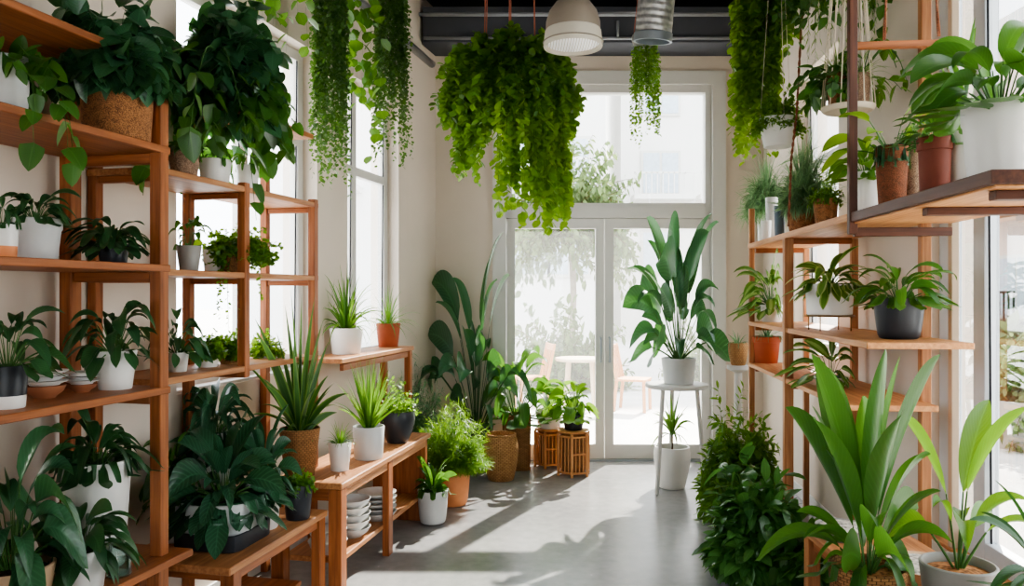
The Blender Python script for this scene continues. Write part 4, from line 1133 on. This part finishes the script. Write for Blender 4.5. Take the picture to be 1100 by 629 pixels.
# ---- high shelf, far half
x, D = LR.pt(824, .10)
for n_, px, off, yt, w, m, lab in (('small_pot', 823, .10, 237, 11, WHITE, 'short empty white pot at the far end of the high shelf'), ('small_pot', 829, .155, 212, 13, GREYW, 'taller pale empty pot behind the short white pot'),
                              ('small_pot', 837.5, .10, 221, 12, NAVY, 'slim blue-grey empty pot on the high shelf')):
    x, D = LR.pt(px, off)
    t = empty(n_, (x, D, ZR[0]), lab, 'pot')
    h = CZ + (CY - yt) / F * D - ZR[0]
    add_pot(t, (x, D, ZR[0]), 'taper', w / 2 / F * D, w / 2.4 / F * D, h, m, empty_pot=True)
x, D = LR.pt(824, .32)
plant('potted_plant', 'blue-green feathery grass at the far end of the high shelf', PP, x, D, ZR[0], 214, 22, 18, 'taper', WHITE, [
    (g_grass(700, .02, (-.1, 1.5), 1.7, 5), (786, 152, 862, 258), L_MIST),
    (g_bush(150, 20, .5, .07, (-.2, 1.45), 1.6, 'strap', nseg=3), (790, 160, 858, 246), L_MIST, 'fine_foliage')])
x, D = LR.pt(862, .16)
plant('potted_plant', 'tall misty grass in the wider brown cork pot on the high shelf', PP, x, D, ZR[0], 214, 36, 26, 'taper', WICKD, [
    (g_grass(600, .018, (.1, 1.52), 1.2, 5), (832, 118, 916, 220), L_MIST),
    (g_bush(130, 20, .45, .07, (.0, 1.5), 1.2, 'strap', nseg=3), (836, 134, 908, 222), L_MIST, 'fine_foliage'),
    (g_bush(60, 12, .12, .6, (.0, 1.3), 1.0, 'round', nseg=2), (846, 196, 882, 226), L_FERN, 'moss')])
x, D = LR.pt(887, .20)
plant('potted_plant', 'pale mossy herb in the narrower brown cork pot on the high shelf', PP, x, D, ZR[0], 214, 26, 20, 'taper', WICKD, [
    (g_bush(80, 14, .14, .5, (.2, 1.4), .9, 'lance', nseg=2), (868, 184, 906, 222), L_FERN)])
# near half
x, D = LR.pt(931, .22)
plant('potted_plant', 'bright small-leaved plant in a plain white pot behind the dark upright', PP, x, D, ZR[0], 185, 28, 24, 'taper', WHITE, [
    (g_spath(28, .4, (.0, 1.35), 1.0, .35), (886, 150, 946, 198), L_BRIGHT)])
x, D = LR.pt(958, .16)
plant('potted_plant', 'lime broad-leaved plant in a mossy brown pot on the high shelf', PP, x, D, ZR[0], 158, 33, 24, 'tulip', MOSSP, [
    (g_spath(11, .34, (.25, 1.3), .8, .5, .6, 'ovate', across=5, nseg=9), (896, 112, 1004, 182), L_LIME),
    (g_bush(60, 10, .12, .7, (-.1, 1.2), 1.4, 'round', nseg=2), (940, 148, 976, 190), L_DARK, 'moss')])
x, D = LR.pt(981, .27)
plant('potted_plant', 'fine green tuft in a tall pale brown pot between mossy and dark red pots', PP, x, D, ZR[0], 152, 25, 21, 'taper', SPECK, [
    (g_bush(60, 14, .14, .5, (.2, 1.4), .9, 'lance', nseg=2), (960, 126, 1004, 160), L_MID)])
x, D = LR.pt(1004, .15)
plant('potted_plant', 'strap-leaved plant in a dark red clay pot on the high shelf', PP, x, D, ZR[0], 148, 35, 29, 'lip', TERRAD, [
    (g_spath(20, .22, (.15, 1.35), 1.0, .3, .5), (950, 96, 1034, 156), L_MID)])
x, D = LR.pt(1036, .27)
plant('potted_plant', 'slim white pot with tall blade leaves beside the huge white pot', PP, x, D, ZR[0], 134, 40, 34, 'banded', WHITE, [
    (g_spath(14, .26, (.5, 1.4), .7, .2, .4), (975, 24, 1062, 140), L_MID)])
x, D = LR.pt(1074, .17)
plant('potted_plant', 'glossy plant with long arching leaves in the huge white pot on the high shelf', PP, x, D, ZR[0], 112, 74, 62, 'banded', WHITE, [
    (g_spath(30, .28, (.1, 1.35), 1.3, .3, .6, 'ovate', across=5, nseg=11), (956, 8, 1160, 128), L_MID)], stem=STEM)

# middle board
x, D = LR.pt(829, .16)
plant('potted_plant', 'bushy cream-edged plant in a cream pot at the far end of the middle board', PP, x, D, ZR[1], 327, 24, 20, 'taper', WHITE, [
    (g_spath(44, .28, (-.35, 1.4), 1.0, .3, .6), (783, 266, 838, 346), L_BAND)])
x, D = LR.pt(891, .18)
zs_ = ZR[1] + .09
t = empty('wire_pot_stand', (x, D, ZR[1]), 'thin brass wire stand under the white bowl pot on the middle board', 'stand')
rs = 25 / F * D
for a in range(4):
    aa = math.pi / 4 + a * math.pi / 2
    tube('leg', [(x + rs * .92 * math.cos(aa), D + rs * .92 * math.sin(aa), ZR[1]), (x + rs * .92 * math.cos(aa), D + rs * .92 * math.sin(aa), zs_ - .003)], .004, BRASS, t, 6)
link('ring', lathe([(rs * .98, zs_ - .010), (rs * 1.04, zs_ - .006), (rs * .98, zs_), (rs * .6, zs_), (rs * .6, zs_ - .004), (rs * .98, zs_ - .010)], 36), BRASS, t, Matrix.Translation((x, D, 0)))
plant('potted_plant', 'arching cream-edged plant in a white bowl pot on the brass stand', PP, x, D, zs_, 305, 49, 46, 'taper', WHITE, [
    (g_spath(50, .2, (-.25, 1.4), 1.3, .25, .6), (842, 264, 942, 332), L_VAR)])
x, D = LR.pt(965.5, .25)
plant('potted_plant', 'bright arching plant in a matte black pot at the near end of the middle board', PP, x, D, ZR[1], 320, 51, 38, 'tulip', BLACK, [
    (g_spath(42, .22, (-.1, 1.4), 1.3, .3, .6), (914, 272, 1030, 334), L_MID)])
# lower board
x, D = LR.pt(823, .13)
plant('potted_plant', 'low tuft in a rimmed terracotta pot on the lower board', PP, x, D, ZR[2], 361, 31, 24, 'lip', TERRA, [
    (g_strap(46, .07, (-.1, 1.3), 1.2), (802, 342, 846, 368), L_BLUE)])
x, D = LR.pt(893, .17)
plant('potted_plant', 'pale-striped leafy plant in a white pot behind the great broad-leaved plant', PP, x, D, ZR[2], 404, 36, 28, 'taper', WHITE, [
    (g_spath(24, .34, (-.1, 1.4), 1.0, .35, .7), (838, 362, 916, 420), L_BAND)])

# ---- front: broad-leaved plants by the window
fx, fD = at(938, 0, 2.82).x, 2.82
t = empty('log_stool', (fx - .02, fD, 0), 'low round wooden stool under the great broad-leaved plant', 'stool')
link('stool_body', lathe([(0, 0), (.11, 0), (.115, .01), (.115, .39), (.11, .40), (0, .40)], 36), WOOD, t, Matrix.Translation((fx - .02, fD, 0)))
link('stool_seat', lathe([(0, .4), (.125, .4), (.128, .41), (.125, .42), (0, .42)], 36), WOODR, t, Matrix.Translation((fx - .02, fD, 0)))
plant('broad_leaf_plant', 'great cast-iron plant with long broad upright leaves in a coiled rush pot', PP, fx - .02, fD, .42, 606, 80, 66, 'taper', WICK, [
    (lambda fo, rt: (fo.rosette(24, rt * 5.6, .36, (.4, 1.45), .5, 'lance', .2, rt * .38, .3, .3, .15, .002, 14, 5, roll=.45, sr=.010, lvar=.6),
                     fo.rosette(10, rt * 4.2, .30, (.15, .6), 1.5, 'lance', .3, rt * .4, .3, .5, .3, .002, 14, 5, roll=.3, sr=.010, lvar=.4)), (824, 371, 1004, 600), L_MID)], soil=CHIPS, stem=STEM)
plant('broad_leaf_plant', 'younger broad-leaved plant in a grey-brown pot by the window', PP, at(1029, 0, 2.8).x, 2.8, .5, 604, 76, 62, 'taper', STONE, [
    (lambda fo, rt: fo.rosette(10, rt * 4.6, .3, (.6, 1.4), .75, 'lance', .36, rt * .2, .3, .45, .15, .003, 14, 5, roll=.4, sr=.014, lvar=.5), (962, 434, 1106, 596), L_BRIGHT)], soil=CHIPS, stem=STEM)
def gravel_tray(px, D, w, yt, label, z=.5, soil=GRAVEL, mat=BEIGE):
    x = at(px, 0, D).x; r = w / 2 / F * D
    t = empty('gravel_tray', (x, D, z), label, 'tray')
    h = .06
    link('dish', lathe([(0, 0), (r * .7, 0), (r * .74, .006), (r * .97, h * .85), (r, h), (r * .95, h), (r * .9, h * .8), (0, h * .7)], 44), mat, t, Matrix.Translation((x, D, z)))
    link('gravel', lathe([(0, h + .02), (r * .4, h + .014), (r * .75, h + .002), (r * .92, h * .82)], 44), soil, t, Matrix.Translation((x, D, z)))
    return t
gravel_tray(992, 3.22, 84, 570, 'shallow dish heaped with pale gravel between the two broad-leaved plants', mat=BEIGE)
gravel_tray(905, 3.75, 56, 560, 'dark shallow dish of gravel behind the great broad-leaved plant', mat=STONE)
# plant whose leaf tips reach in at the frame edge
plant('broad_leaf_plant', 'dark sword-leaved plant in the window corner, only its leaf tips in view', PP, at(1130, 0, 2.5).x, 2.5, .5, 628, 64, 52, 'taper', STONE, [
    (lambda fo, rt: fo.rosette(15, rt * 4, .16, (.2, 1.3), .7, 'lance', .15, rt * .3, .3, .3, .2, 0, 12, 5), (1042, 484, 1240, 636), L_DARK)], stem=STEMD)

# =================================================================== HANGING PLANTS
def hanging(name, label, x, D, z, r, h, style, pmat, fols, wires=3, wmat=COPPER, top=ZC, soil=SOIL, stem=STEM, wr=.0028, spread=1.0, lean=(0, 0), parts='hanger_wire', fan=0.):
    """pot with its foot at z, hung on wires from a ceiling hook"""
    t = empty(name, (x, D, z), label, 'hanging plant')
    zs = add_pot(t, (x, D, z), style, r, r * .75, h, pmat, soil)
    hook = Vector((x + lean[0], D + lean[1], top))
    for k in range(wires):
        a = k / wires * 2 * math.pi + .5
        e = Vector((x + r * .96 * math.cos(a), D + r * .96 * math.sin(a), z + h * .97))
        tube(parts, [e, hook + Vector((fan * math.cos(a), fan * math.sin(a), 0))], wr, wmat, t, 6)
    for k, (fn, bb, lm, *nm) in enumerate(fols):
        fo = Fol(sum(map(ord, label)) * 5 + k)
        fn(fo, r)
        cxp, ys = CX + x / D * F, CY - (z + zs - CZ) * F / D
        if bb:
            x0, y0, x1, y1 = bb
            fo.limit([(x0 - cxp) / F * D, None, -(y1 - ys) / F * D], [(x1 - cxp) / F * D, None, (ys - y0) / F * D])
        sp = (x, D, z + zs)
        V, Q, UV, R = fo.cat(fo.L)
        link(nm[0] if nm else 'foliage', quadmesh(confine(V, sp), Q, UV, R), lm, t, Matrix.Translation(sp))
        if fo.S:
            V, Q, UV, R = fo.cat(fo.S)
            link('stems', quadmesh(confine(V, sp), Q, UV, R), stem, t, Matrix.Translation(sp))
    return t
def g_vines(n, L0, L1, leaf, WL, kind, m, az=None, e=(-.1, .7), hang=.4, wander=.06, droop=6., K=26, nseg=3, r0=.7, across=3, sr=.0015, spread=.85, out=.3):
    def f(fo, rt):
        lens = L0 + (L1 - L0) * fo.r.rand(n)
        a = fo.r.rand(n) * 6.283 if az is None else az[0] + (az[1] - az[0]) * fo.r.rand(n)
        fo.bush(n, 1., e, droop, m, leaf, WL, kind, rt * r0, wander, .02, hang, K, sr, .4, spread, nseg, across, lens=lens, az=a, out=out, fold=.2)
    return f
# the great fern in the middle
hx, hD = at(548, 0, 5.2).x, 5.2
hz = CZ + (CY - 100) / F * hD
fern = hanging('hanging_fern', 'enormous round maidenhair fern hung on copper wires in the middle of the room', hx, hD, hz, .2, .2, 'round', WICKD, [
    (lambda fo, rt: fo.bush(620, .5, (-.4, 1.5), 2.0, 34, .046, .95, 'round', rt * .9, .14, .12, .2, 10, .0012, .4, .95, 4, 3), (462, 34, 628, 150), L_FERN),
    (g_vines(190, .4, .75, .046, .9, 'round', 40, None, (-.1, .9), .3, .09, 4.5, 16, 4, 1.0), (470, 44, 628, 146), L_FERN, 'hanging_foliage'),
    (g_vines(40, .5, .8, .046, .95, 'round', 44, (2.3, 4.1), (-.2, .5), .3, .05, 6., 20, 4, 1.0), (484, 90, 530, 194), L_FERN, 'side_foliage'),
    (g_vines(80, .75, 1.15, .052, .9, 'round', 54, (-1.7, .6), (-.2, .5), .3, .05, 7., 22, 4, 1.0), (524, 90, 616, 258), L_LIME, 'trailing_vines'),
], wires=6, wr=.004, fan=.16)
# string plants by the side window
def strand_plant(px, D, ybot, w, label, mat, leaf, n=46, y0=-60, kind='round', m=72, fan=.12):
    x = at(px, 0, D).x; z = CZ + (CY - y0) / F * D
    L = (ybot - y0) / F * D
    return hanging('hanging_plant', label, x, D, z, .12, .13, 'round', TERRAP, [
        (g_vines(n, L * .55, L * 1.05, leaf, .85, kind, m, None, (-.2, .5), .35, .05, 9., 40, 3, .9, sr=.0012, out=.1), (px - w, y0 - 30, px + w, ybot), mat)], wires=3, fan=.0)
strand_plant(354, 4.75, 214, 21, 'long curtain of tiny-leaved strands hanging before the nearer window', L_STRING, .024, 120)
strand_plant(421, 5.3, 182, 21, 'shorter curtain of tiny-leaved strands hanging before the far window', L_STRING, .024, 110)
x = at(384, 0, 5.0).x
hanging('hanging_plant', 'round-leaved vine hanging between the two curtains of strands', x, 5.0, CZ + (CY + 62) / F * 5.0, .1, .12, 'round', TERRAP, [
    (g_vines(9, 1.0, 1.5, .085, .9, 'round', 15, None, (-.2, .4), .35, .05, 8., 30, 4, .9, sr=.002), (360, -90, 414, 176), L_BRIGHT)])
x = at(300, 0, 4.2).x
hanging('hanging_plant', 'ivy with round leaves hanging from above the nearer window', x, 4.2, CZ + (CY + 50) / F * 4.2, .11, .12, 'round', TERRAP, [
    (g_vines(13, .4, .8, .075, .9, 'round', 9, None, (-.1, .7), .35, .08, 6., 20, 4, .9, sr=.002), (272, -70, 330, 66), L_BRIGHT)])
x, D = at(692, 0, 6.0).x, 6.0
hanging('hanging_plant', 'thin string plant hanging under the foil duct against the transom light', x, D, CZ + (CY - 52) / F * D, .09, .1, 'round', STONE, [
    (g_vines(60, .35, .75, .026, .9, 'round', 34, None, (-.3, .5), .3, .05, 9., 30, 2, .9, sr=.0012), (676, 34, 710, 158), L_FERN)], top=4.4)
# at the side window
x, D = at(836, 0, 5.0).x, 5.0
hanging('hanging_plant', 'small fern in a plain white pot hung above the feathery grass', x, D, CZ + (CY - 158) / F * D, 20 / F * D, 31 / F * D, 'taper', WHITE, [
    (g_bush(120, 20, .12, .6, (-.1, 1.4), 1.3, 'round', nseg=2), (806, 88, 868, 150), L_FERN)], wires=3, wmat=CORD, wr=.002)
x, D = at(822, 0, 5.35).x, 5.35
hanging('hanging_fern', 'long bright cascading fern hung from the ceiling beside the white hanging pot', x, D, CZ + (CY + 40) / F * D, .15, .15, 'round', WICKD, [
    (g_vines(150, .5, 1.35, .05, .9, 'round', 46, (1.4, 5.4), (-.2, .7), .3, .06, 7., 26, 4, 1.0), (784, -60, 832, 178), L_LIME),
    (g_vines(90, .3, .8, .055, .9, 'round', 30, None, (-.1, .9), .3, .07, 6., 20, 4, 1.0), (790, -60, 856, 70), L_FERN, 'crown')], wires=3)
# saucer with two pots
x, D = at(911, 0, 4.25).x, 4.25
zs0 = CZ + (CY - 119) / F * D
t = empty('hanging_saucer', (x, D, zs0), 'round pale hanging saucer carrying two brown pots, slung on cords', 'hanging tray')
rs = 27 / F * D
link('saucer', lathe([(0, -.006), (rs * .9, -.006), (rs, .006), (rs * 1.02, .02), (rs * .98, .02), (rs * .9, .004), (0, .002)], 44), CORD, t, Matrix.Translation((x, D, zs0)))
for k in range(14):
    a = k / 14 * 2 * math.pi
    tube('cord', [(x + rs * math.cos(a), D + rs * math.sin(a), zs0 + .012), (x + rs * .55 * math.cos(a + .2), D + rs * .55 * math.sin(a + .2), zs0 + .8), (x - .03, D, ZC)], .0035, CORD, t, 5)
for px, dd, w, lab, fols in (
    (900, 4.28, 24, 'brown cork pot with heart-leaved vine on the hanging saucer, before the white wall', [
        (lambda fo, rt: fo.bush(16, rt * 3.4, (-.2, 1.3), 1.8, 8, rt * 1.3, .74, 'heart', rt * .7, .12, .25, .4, 10, .002, .5, .8, 5, 3, fold=.3), (846, 44, 920, 132), L_MID),
        (g_strap(70, .035, (.0, 1.45), 1.5), (852, 48, 938, 110), L_VAR, 'grass')]),
    (924, 4.22, 22, 'brown speckled pot with spider plant on the hanging saucer, behind the dark upright', [
        (g_strap(70, .035, (.0, 1.45), 1.7), (884, 44, 964, 118), L_VAR),
        (lambda fo, rt: fo.bush(7, rt * 3.6, (-.1, 1.0), 1.5, 5, rt * 1.5, .6, 'heart', rt * .7, .12, .3, .3, 10, .002, .5, .8, 5, 3, fold=.3), (900, 36, 976, 112), L_BRIGHT, 'vines')])):
    xx = at(px, 0, dd).x
    plant('potted_plant', lab, PP, xx, dd, zs0 + .003, 80, w, w * .75, 'taper', SPECK if px > 910 else WICKD, fols)
x, D = at(905, 0, 4.6).x, 4.6
hanging('hanging_plant', 'string plant with thin trailing stems hung high above the saucer', x, D, CZ + (CY + 60) / F * D, .14, .14, 'round', WICKD, [
    (g_vines(60, .4, .75, .05, .12, 'strap', 14, None, (-.2, .6), .8, .04, 7., 20, 2, 1.0), (868, -110, 946, 74), L_FERN),
    (g_vines(18, .25, .6, .075, .72, 'heart', 10, None, (-.1, .8), .3, .07, 5., 18, 4, 1.0), (856, -100, 962, 62), L_MID, 'vines')], wires=3)
x, D = at(866, 0, 4.9).x, 4.9
hanging('hanging_plant', 'dark leafy vine hung high beside the string plant, below the ceiling', x, D, CZ + (CY + 50) / F * D, .14, .14, 'round', WICKD, [
    (g_vines(60, .2, .62, .06, .7, 'heart', 16, None, (-.1, .9), .3, .08, 5., 18, 3, 1.0), (834, -110, 900, 36), L_MID)], wires=3)

# =================================================================== OUTSIDE
struct('ground_outside', boxes_mesh([(-60, 60, BACK + .3, 80, -.12, -.03), (-60, -3.9, -30, BACK + .3, -.12, -.03), (2.95, 60, -30, BACK + .3, -.12, -.03), (-3.9, 2.95, -30, D0 - .25, -.12, -.03)]), PVMAT)

def building(label, x0, x1, y0, y1, h, face, wins, mat, seed=0):
    """block with windows on one face: 'S' looks to the shop's back door, 'W' to the side window"""
    cx, cy = (x0 + x1) / 2, (y0 + y1) / 2
    t = empty('apartment_building', (cx, cy, 0), label, 'building')
    link('wall', boxes_mesh([(x0, x1, y0, y1, -.03, h)]), mat, t)
    link('roof', boxes_mesh([(x0 - .3, x1 + .3, y0 - .3, y1 + .3, h, h + .4)]), RENDER_, t)
    for (a, z, w, hh, balc) in wins:
        if face == 'S':
            f = link('window', boxes_mesh([(a, a + w, y0 - .08, y0 + .01, z, z + hh)]), TRIM, t)
            link('pane', boxes_mesh([(a + .1, a + w / 2 - .05, y0 - .10, y0 - .081, z + .1, z + hh - .1), (a + w / 2 + .05, a + w - .1, y0 - .10, y0 - .081, z + .1, z + hh - .1)]), PANEOUT, f)
            if balc: link('balcony', boxes_mesh([(a - .4, a + w + .4, y0 - 1.0, y0 - .0, z - .25, z - .05), (a - .4, a + w + .4, y0 - 1.0, y0 - .95, z + .75, z + .82)] + [(a - .4 + k * .22, a - .36 + k * .22, y0 - 1.0, y0 - .96, z - .05, z + .8) for k in range(int((w + .8) / .22))]), RENDER_, t)
        else:
            f = link('window', boxes_mesh([(x0 - .08, x0 + .01, a, a + w, z, z + hh)]), TRIM, t)
            link('pane', boxes_mesh([(x0 - .10, x0 - .081, a + .1, a + w / 2 - .05, z + .1, z + hh - .1), (x0 - .10, x0 - .081, a + w / 2 + .05, a + w - .1, z + .1, z + hh - .1)]), PANEOUT, f)
            if balc: link('balcony', boxes_mesh([(x0 - 1.0, x0, a - .4, a + w + .4, z - .25, z - .05), (x0 - 1.0, x0 - .95, a - .4, a + w + .4, z + .75, z + .82)] + [(x0 - 1.0, x0 - .96, a - .4 + k * .22, a - .36 + k * .22, z - .05, z + .8) for k in range(int((w + .8) / .22))]), GASKET if balc == 2 else RENDER_, t)
    return t
building('pale apartment block with rows of windows seen through the back door', -9, 3.2, 27, 36, 13, 'S', [(x, z, 1.5, 1.7, b) for z, b in ((2.2, 0), (5.3, 1), (8.4, 0)) for x in (-7, -3.2, -.2, 1.2)], RENDER_)
building('second pale block further along the street behind the door', 4.4, 14, 32, 40, 16, 'S', [(x, z, 1.6, 1.8, b) for z, b in ((2.4, 0), (5.6, 1), (8.8, 0)) for x in (5.2, 7.8, 11)], RENDER_)
building('pinkish house with balconies seen through the big side window', 15, 22, 12, 30, 9.5, 'W', [(y, z, 1.8, 1.9, 2) for z in (.9, 4.2) for y in (14, 18.5, 22.5, 26)], BRICKY)

def garden(label, x, D, w, h, seed, name='garden_shrub', z0=0., trunk=0., n=230):
    t = empty(name, (x, D, -.03), label, 'tree' if trunk else 'shrub')
    fo = Fol(seed)
    fo.bush(n, h * .8 if not trunk else w * .62, (-.3, 1.45), .7, 26, w * .07, .6, 'ovate', w * .1, .14, .2, .2, 8, .01, .4, .9, 3, 2, z0=trunk or z0)
    V, Q, UV, R = fo.cat(fo.L)
    mx = np.abs(V[:, 0]).max(); V[:, 0] *= w / 2 / mx; V[:, 1] *= w / 2 / mx
    V[:, 2] = np.maximum(V[:, 2], .02)
    link('foliage', quadmesh(V, Q, UV, R), OUTLEAF, t, Matrix.Translation((x, D, -.03)))
    V, Q, UV, R = fo.cat(fo.S); V[:, 0] *= w / 2 / mx; V[:, 1] *= w / 2 / mx; V[:, 2] = np.maximum(V[:, 2], .0)
    link('branches', quadmesh(V, Q, UV, R), STEMB, t, Matrix.Translation((x, D, -.03)))
    if trunk: tube('trunk', [(x, D, -.03), (x + .06, D, trunk * .5), (x, D, trunk + .3)], .07, BARKP, t)
    return t
garden('pale bushy shrub outside behind the garden chairs', 1.0, 14.2, 2.7, 2.0, 5)
garden('rounded shrub outside near the door frame', 3.6, 14.6, 1.9, 1.6, 6)
garden('low shrub outside behind the white table', -.95, 14.6, 1.8, 1.4, 7)
garden('slender pale tree outside beyond the left door leaf', 1.3, 17.5, 3.4, 3.4, 8, 'garden_tree', trunk=3.2)
garden('clipped hedge clump outside the side window', 9.8, 12.2, 4.0, 1.2, 9)
garden('larger hedge clump along the street beyond the side window', 11.5, 16.5, 5.5, 1.5, 10)
pl_ = garden('shrub in a dark round planter tub on the pavement beyond the side window', 5.9, 8.8, 1.7, 1.15, 11, z0=.42)
link('planter_tub', lathe([(0, -.03), (.62, -.03), (.74, .5), (.70, .5), (.66, .42), (0, .42)], 36), STONE, pl_, Matrix.Translation((5.9, 8.8, 0)))

def garden_chair(x, D, rot, label):
    t = empty('garden_chair', (x, D, -.03), label, 'chair')
    R = Matrix.Translation((x, D, -.03)) @ Matrix.Rotation(rot, 4, 'Z')
    b = lambda n, p, q, w, th, m=WOODL: beam(n, R @ Vector(p), R @ Vector(q), w, th, m, t)
    b('seat', (-.22, 0, .45), (.22, 0, .45), .44, .03)
    for sx in (-.2, .2):
        b('leg', (sx, -.2, 0), (sx, -.19, .44), .04, .04); b('leg', (sx, .24, 0), (sx, .2, .44), .04, .04)
        b('back_post', (sx, .2, .46), (sx, .30, .95), .035, .035)
    b('backrest', (-.2, .295, .9), (.2, .295, .9), .03, .09)
    for k in range(4): b('back_slat', (-.13 + k * .087, .21, .47), (-.13 + k * .087, .29, .87), .03, .015)
    return t
garden_chair(1.75, 11.4, 1.2, 'pale wooden garden chair outside the glass doors, nearer the stool')
garden_chair(.28, 11.6, -1.35, 'pale wooden garden chair outside, beside the white table')
t = empty('garden_table', (1.0, 11.6, -.03), 'small pale table between the garden chairs outside', 'table')
link('table_top', lathe([(0, .70), (.36, .70), (.37, .72), (.36, .74), (0, .74)], 36), PALEWOOD, t, Matrix.Translation((1.0, 11.6, -.03)))
for a in range(4):
    aa = a * math.pi / 2 + .6
    beam('leg', (1.0 + .3 * math.cos(aa), 11.6 + .3 * math.sin(aa), -.03), (1.0 + .24 * math.cos(aa), 11.6 + .24 * math.sin(aa), .67), .035, .035, PALEWOOD, t)
t = empty('garden_bench', (-.6, 12.3, -.03), 'white slab bench outside the left door leaf', 'bench')
link('bench_seat', boxes_mesh([(-1.2, -.0, 12.0, 12.6, .62, .74)]), TRIM, t)
for xx in (-1.1, -.22): link('support', boxes_mesh([(xx, xx + .12, 12.05, 12.55, -.03, .62)]), TRIM, t)

# =================================================================== LIGHT, SKY, CAMERA
w = bpy.data.worlds.new('bright_sky'); SC.world = w; w.use_nodes = True
nt = w.node_tree; nt.nodes.clear()
bg = nt.nodes.new('ShaderNodeBackground'); bg.inputs['Color'].default_value = (.92, .96, 1.0, 1); bg.inputs['Strength'].default_value = SKY
wo = nt.nodes.new('ShaderNodeOutputWorld'); nt.links.new(bg.outputs[0], wo.inputs[0])

sun = bpy.data.lights.new('sun', 'SUN'); sun.energy = SUN; sun.angle = math.radians(.8); sun.color = (1, .93, .82)
so = bpy.data.objects.new('sun', sun); COL.objects.link(so)
so.rotation_euler = Vector((-.66, -1.35, -1.1)).to_track_quat('-Z', 'Y').to_euler()
so.location = (8, 18, 12)

def portal(name, loc, direc, sx, sy):
    l = bpy.data.lights.new(name, 'AREA'); l.shape = 'RECTANGLE'; l.size, l.size_y = sx, sy
    l.cycles.is_portal = True
    o = bpy.data.objects.new(name, l); COL.objects.link(o); o.location = loc
    d = Vector(direc).normalized()
    o.matrix_world = Matrix.Translation(loc) @ frame_to(d)
def frame_to(d):
    z = -d; x = Vector((0, 0, 1)).cross(z).normalized(); y = z.cross(x)
    return Matrix((x, y, z)).transposed().to_4x4()
for (d0, d1, z0, z1) in (WIN0, WIN1, WIN2):
    dm = (d0 + d1) / 2
    portal('window_daylight', (wallL(dm) - .3, dm + .07, (z0 + z1) / 2), (1, -GR, 0), (d1 - d0) * 1.03 + .1, z1 - z0)
for (d0, d1, z0, z1) in (WINR, WINR2):
    dm = (d0 + d1) / 2
    portal('window_daylight', (wallR(dm) + .3, dm + .03, (z0 + z1) / 2), (-1, .096, 0), (d1 - d0) * 1.01 + .1, z1 - z0)
portal('door_daylight', ((DX0 + DX1) / 2, BACK + .33, DZ1 / 2), (0, -1, 0), DX1 - DX0 + .05, DZ1)
portal('fill_window_daylight', (0, D0 - .25, 1.45), (0, 1, 0), 2.4, 2.3)  # sky portal for the added fill window behind the camera

cam = bpy.data.cameras.new('camera'); cam.sensor_width = 36; cam.lens = 36 * F / 1100; cam.clip_start = .05; cam.clip_end = 300
co = bpy.data.objects.new('camera', cam); COL.objects.link(co)
co.location = (0, 0, CZ); co.rotation_euler = (math.pi / 2, 0, 0)
SC.camera = co
SC.view_settings.view_transform = 'AgX'
SC.view_settings.look = 'AgX - Medium High Contrast'
SC.view_settings.exposure = EXPO
SC.view_settings.gamma = 1.0
SC.cycles.max_bounces = 10; SC.cycles.diffuse_bounces = 5; SC.cycles.transparent_max_bounces = 16; SC.cycles.transmission_bounces = 6
SC.cycles.sample_clamp_indirect = 8
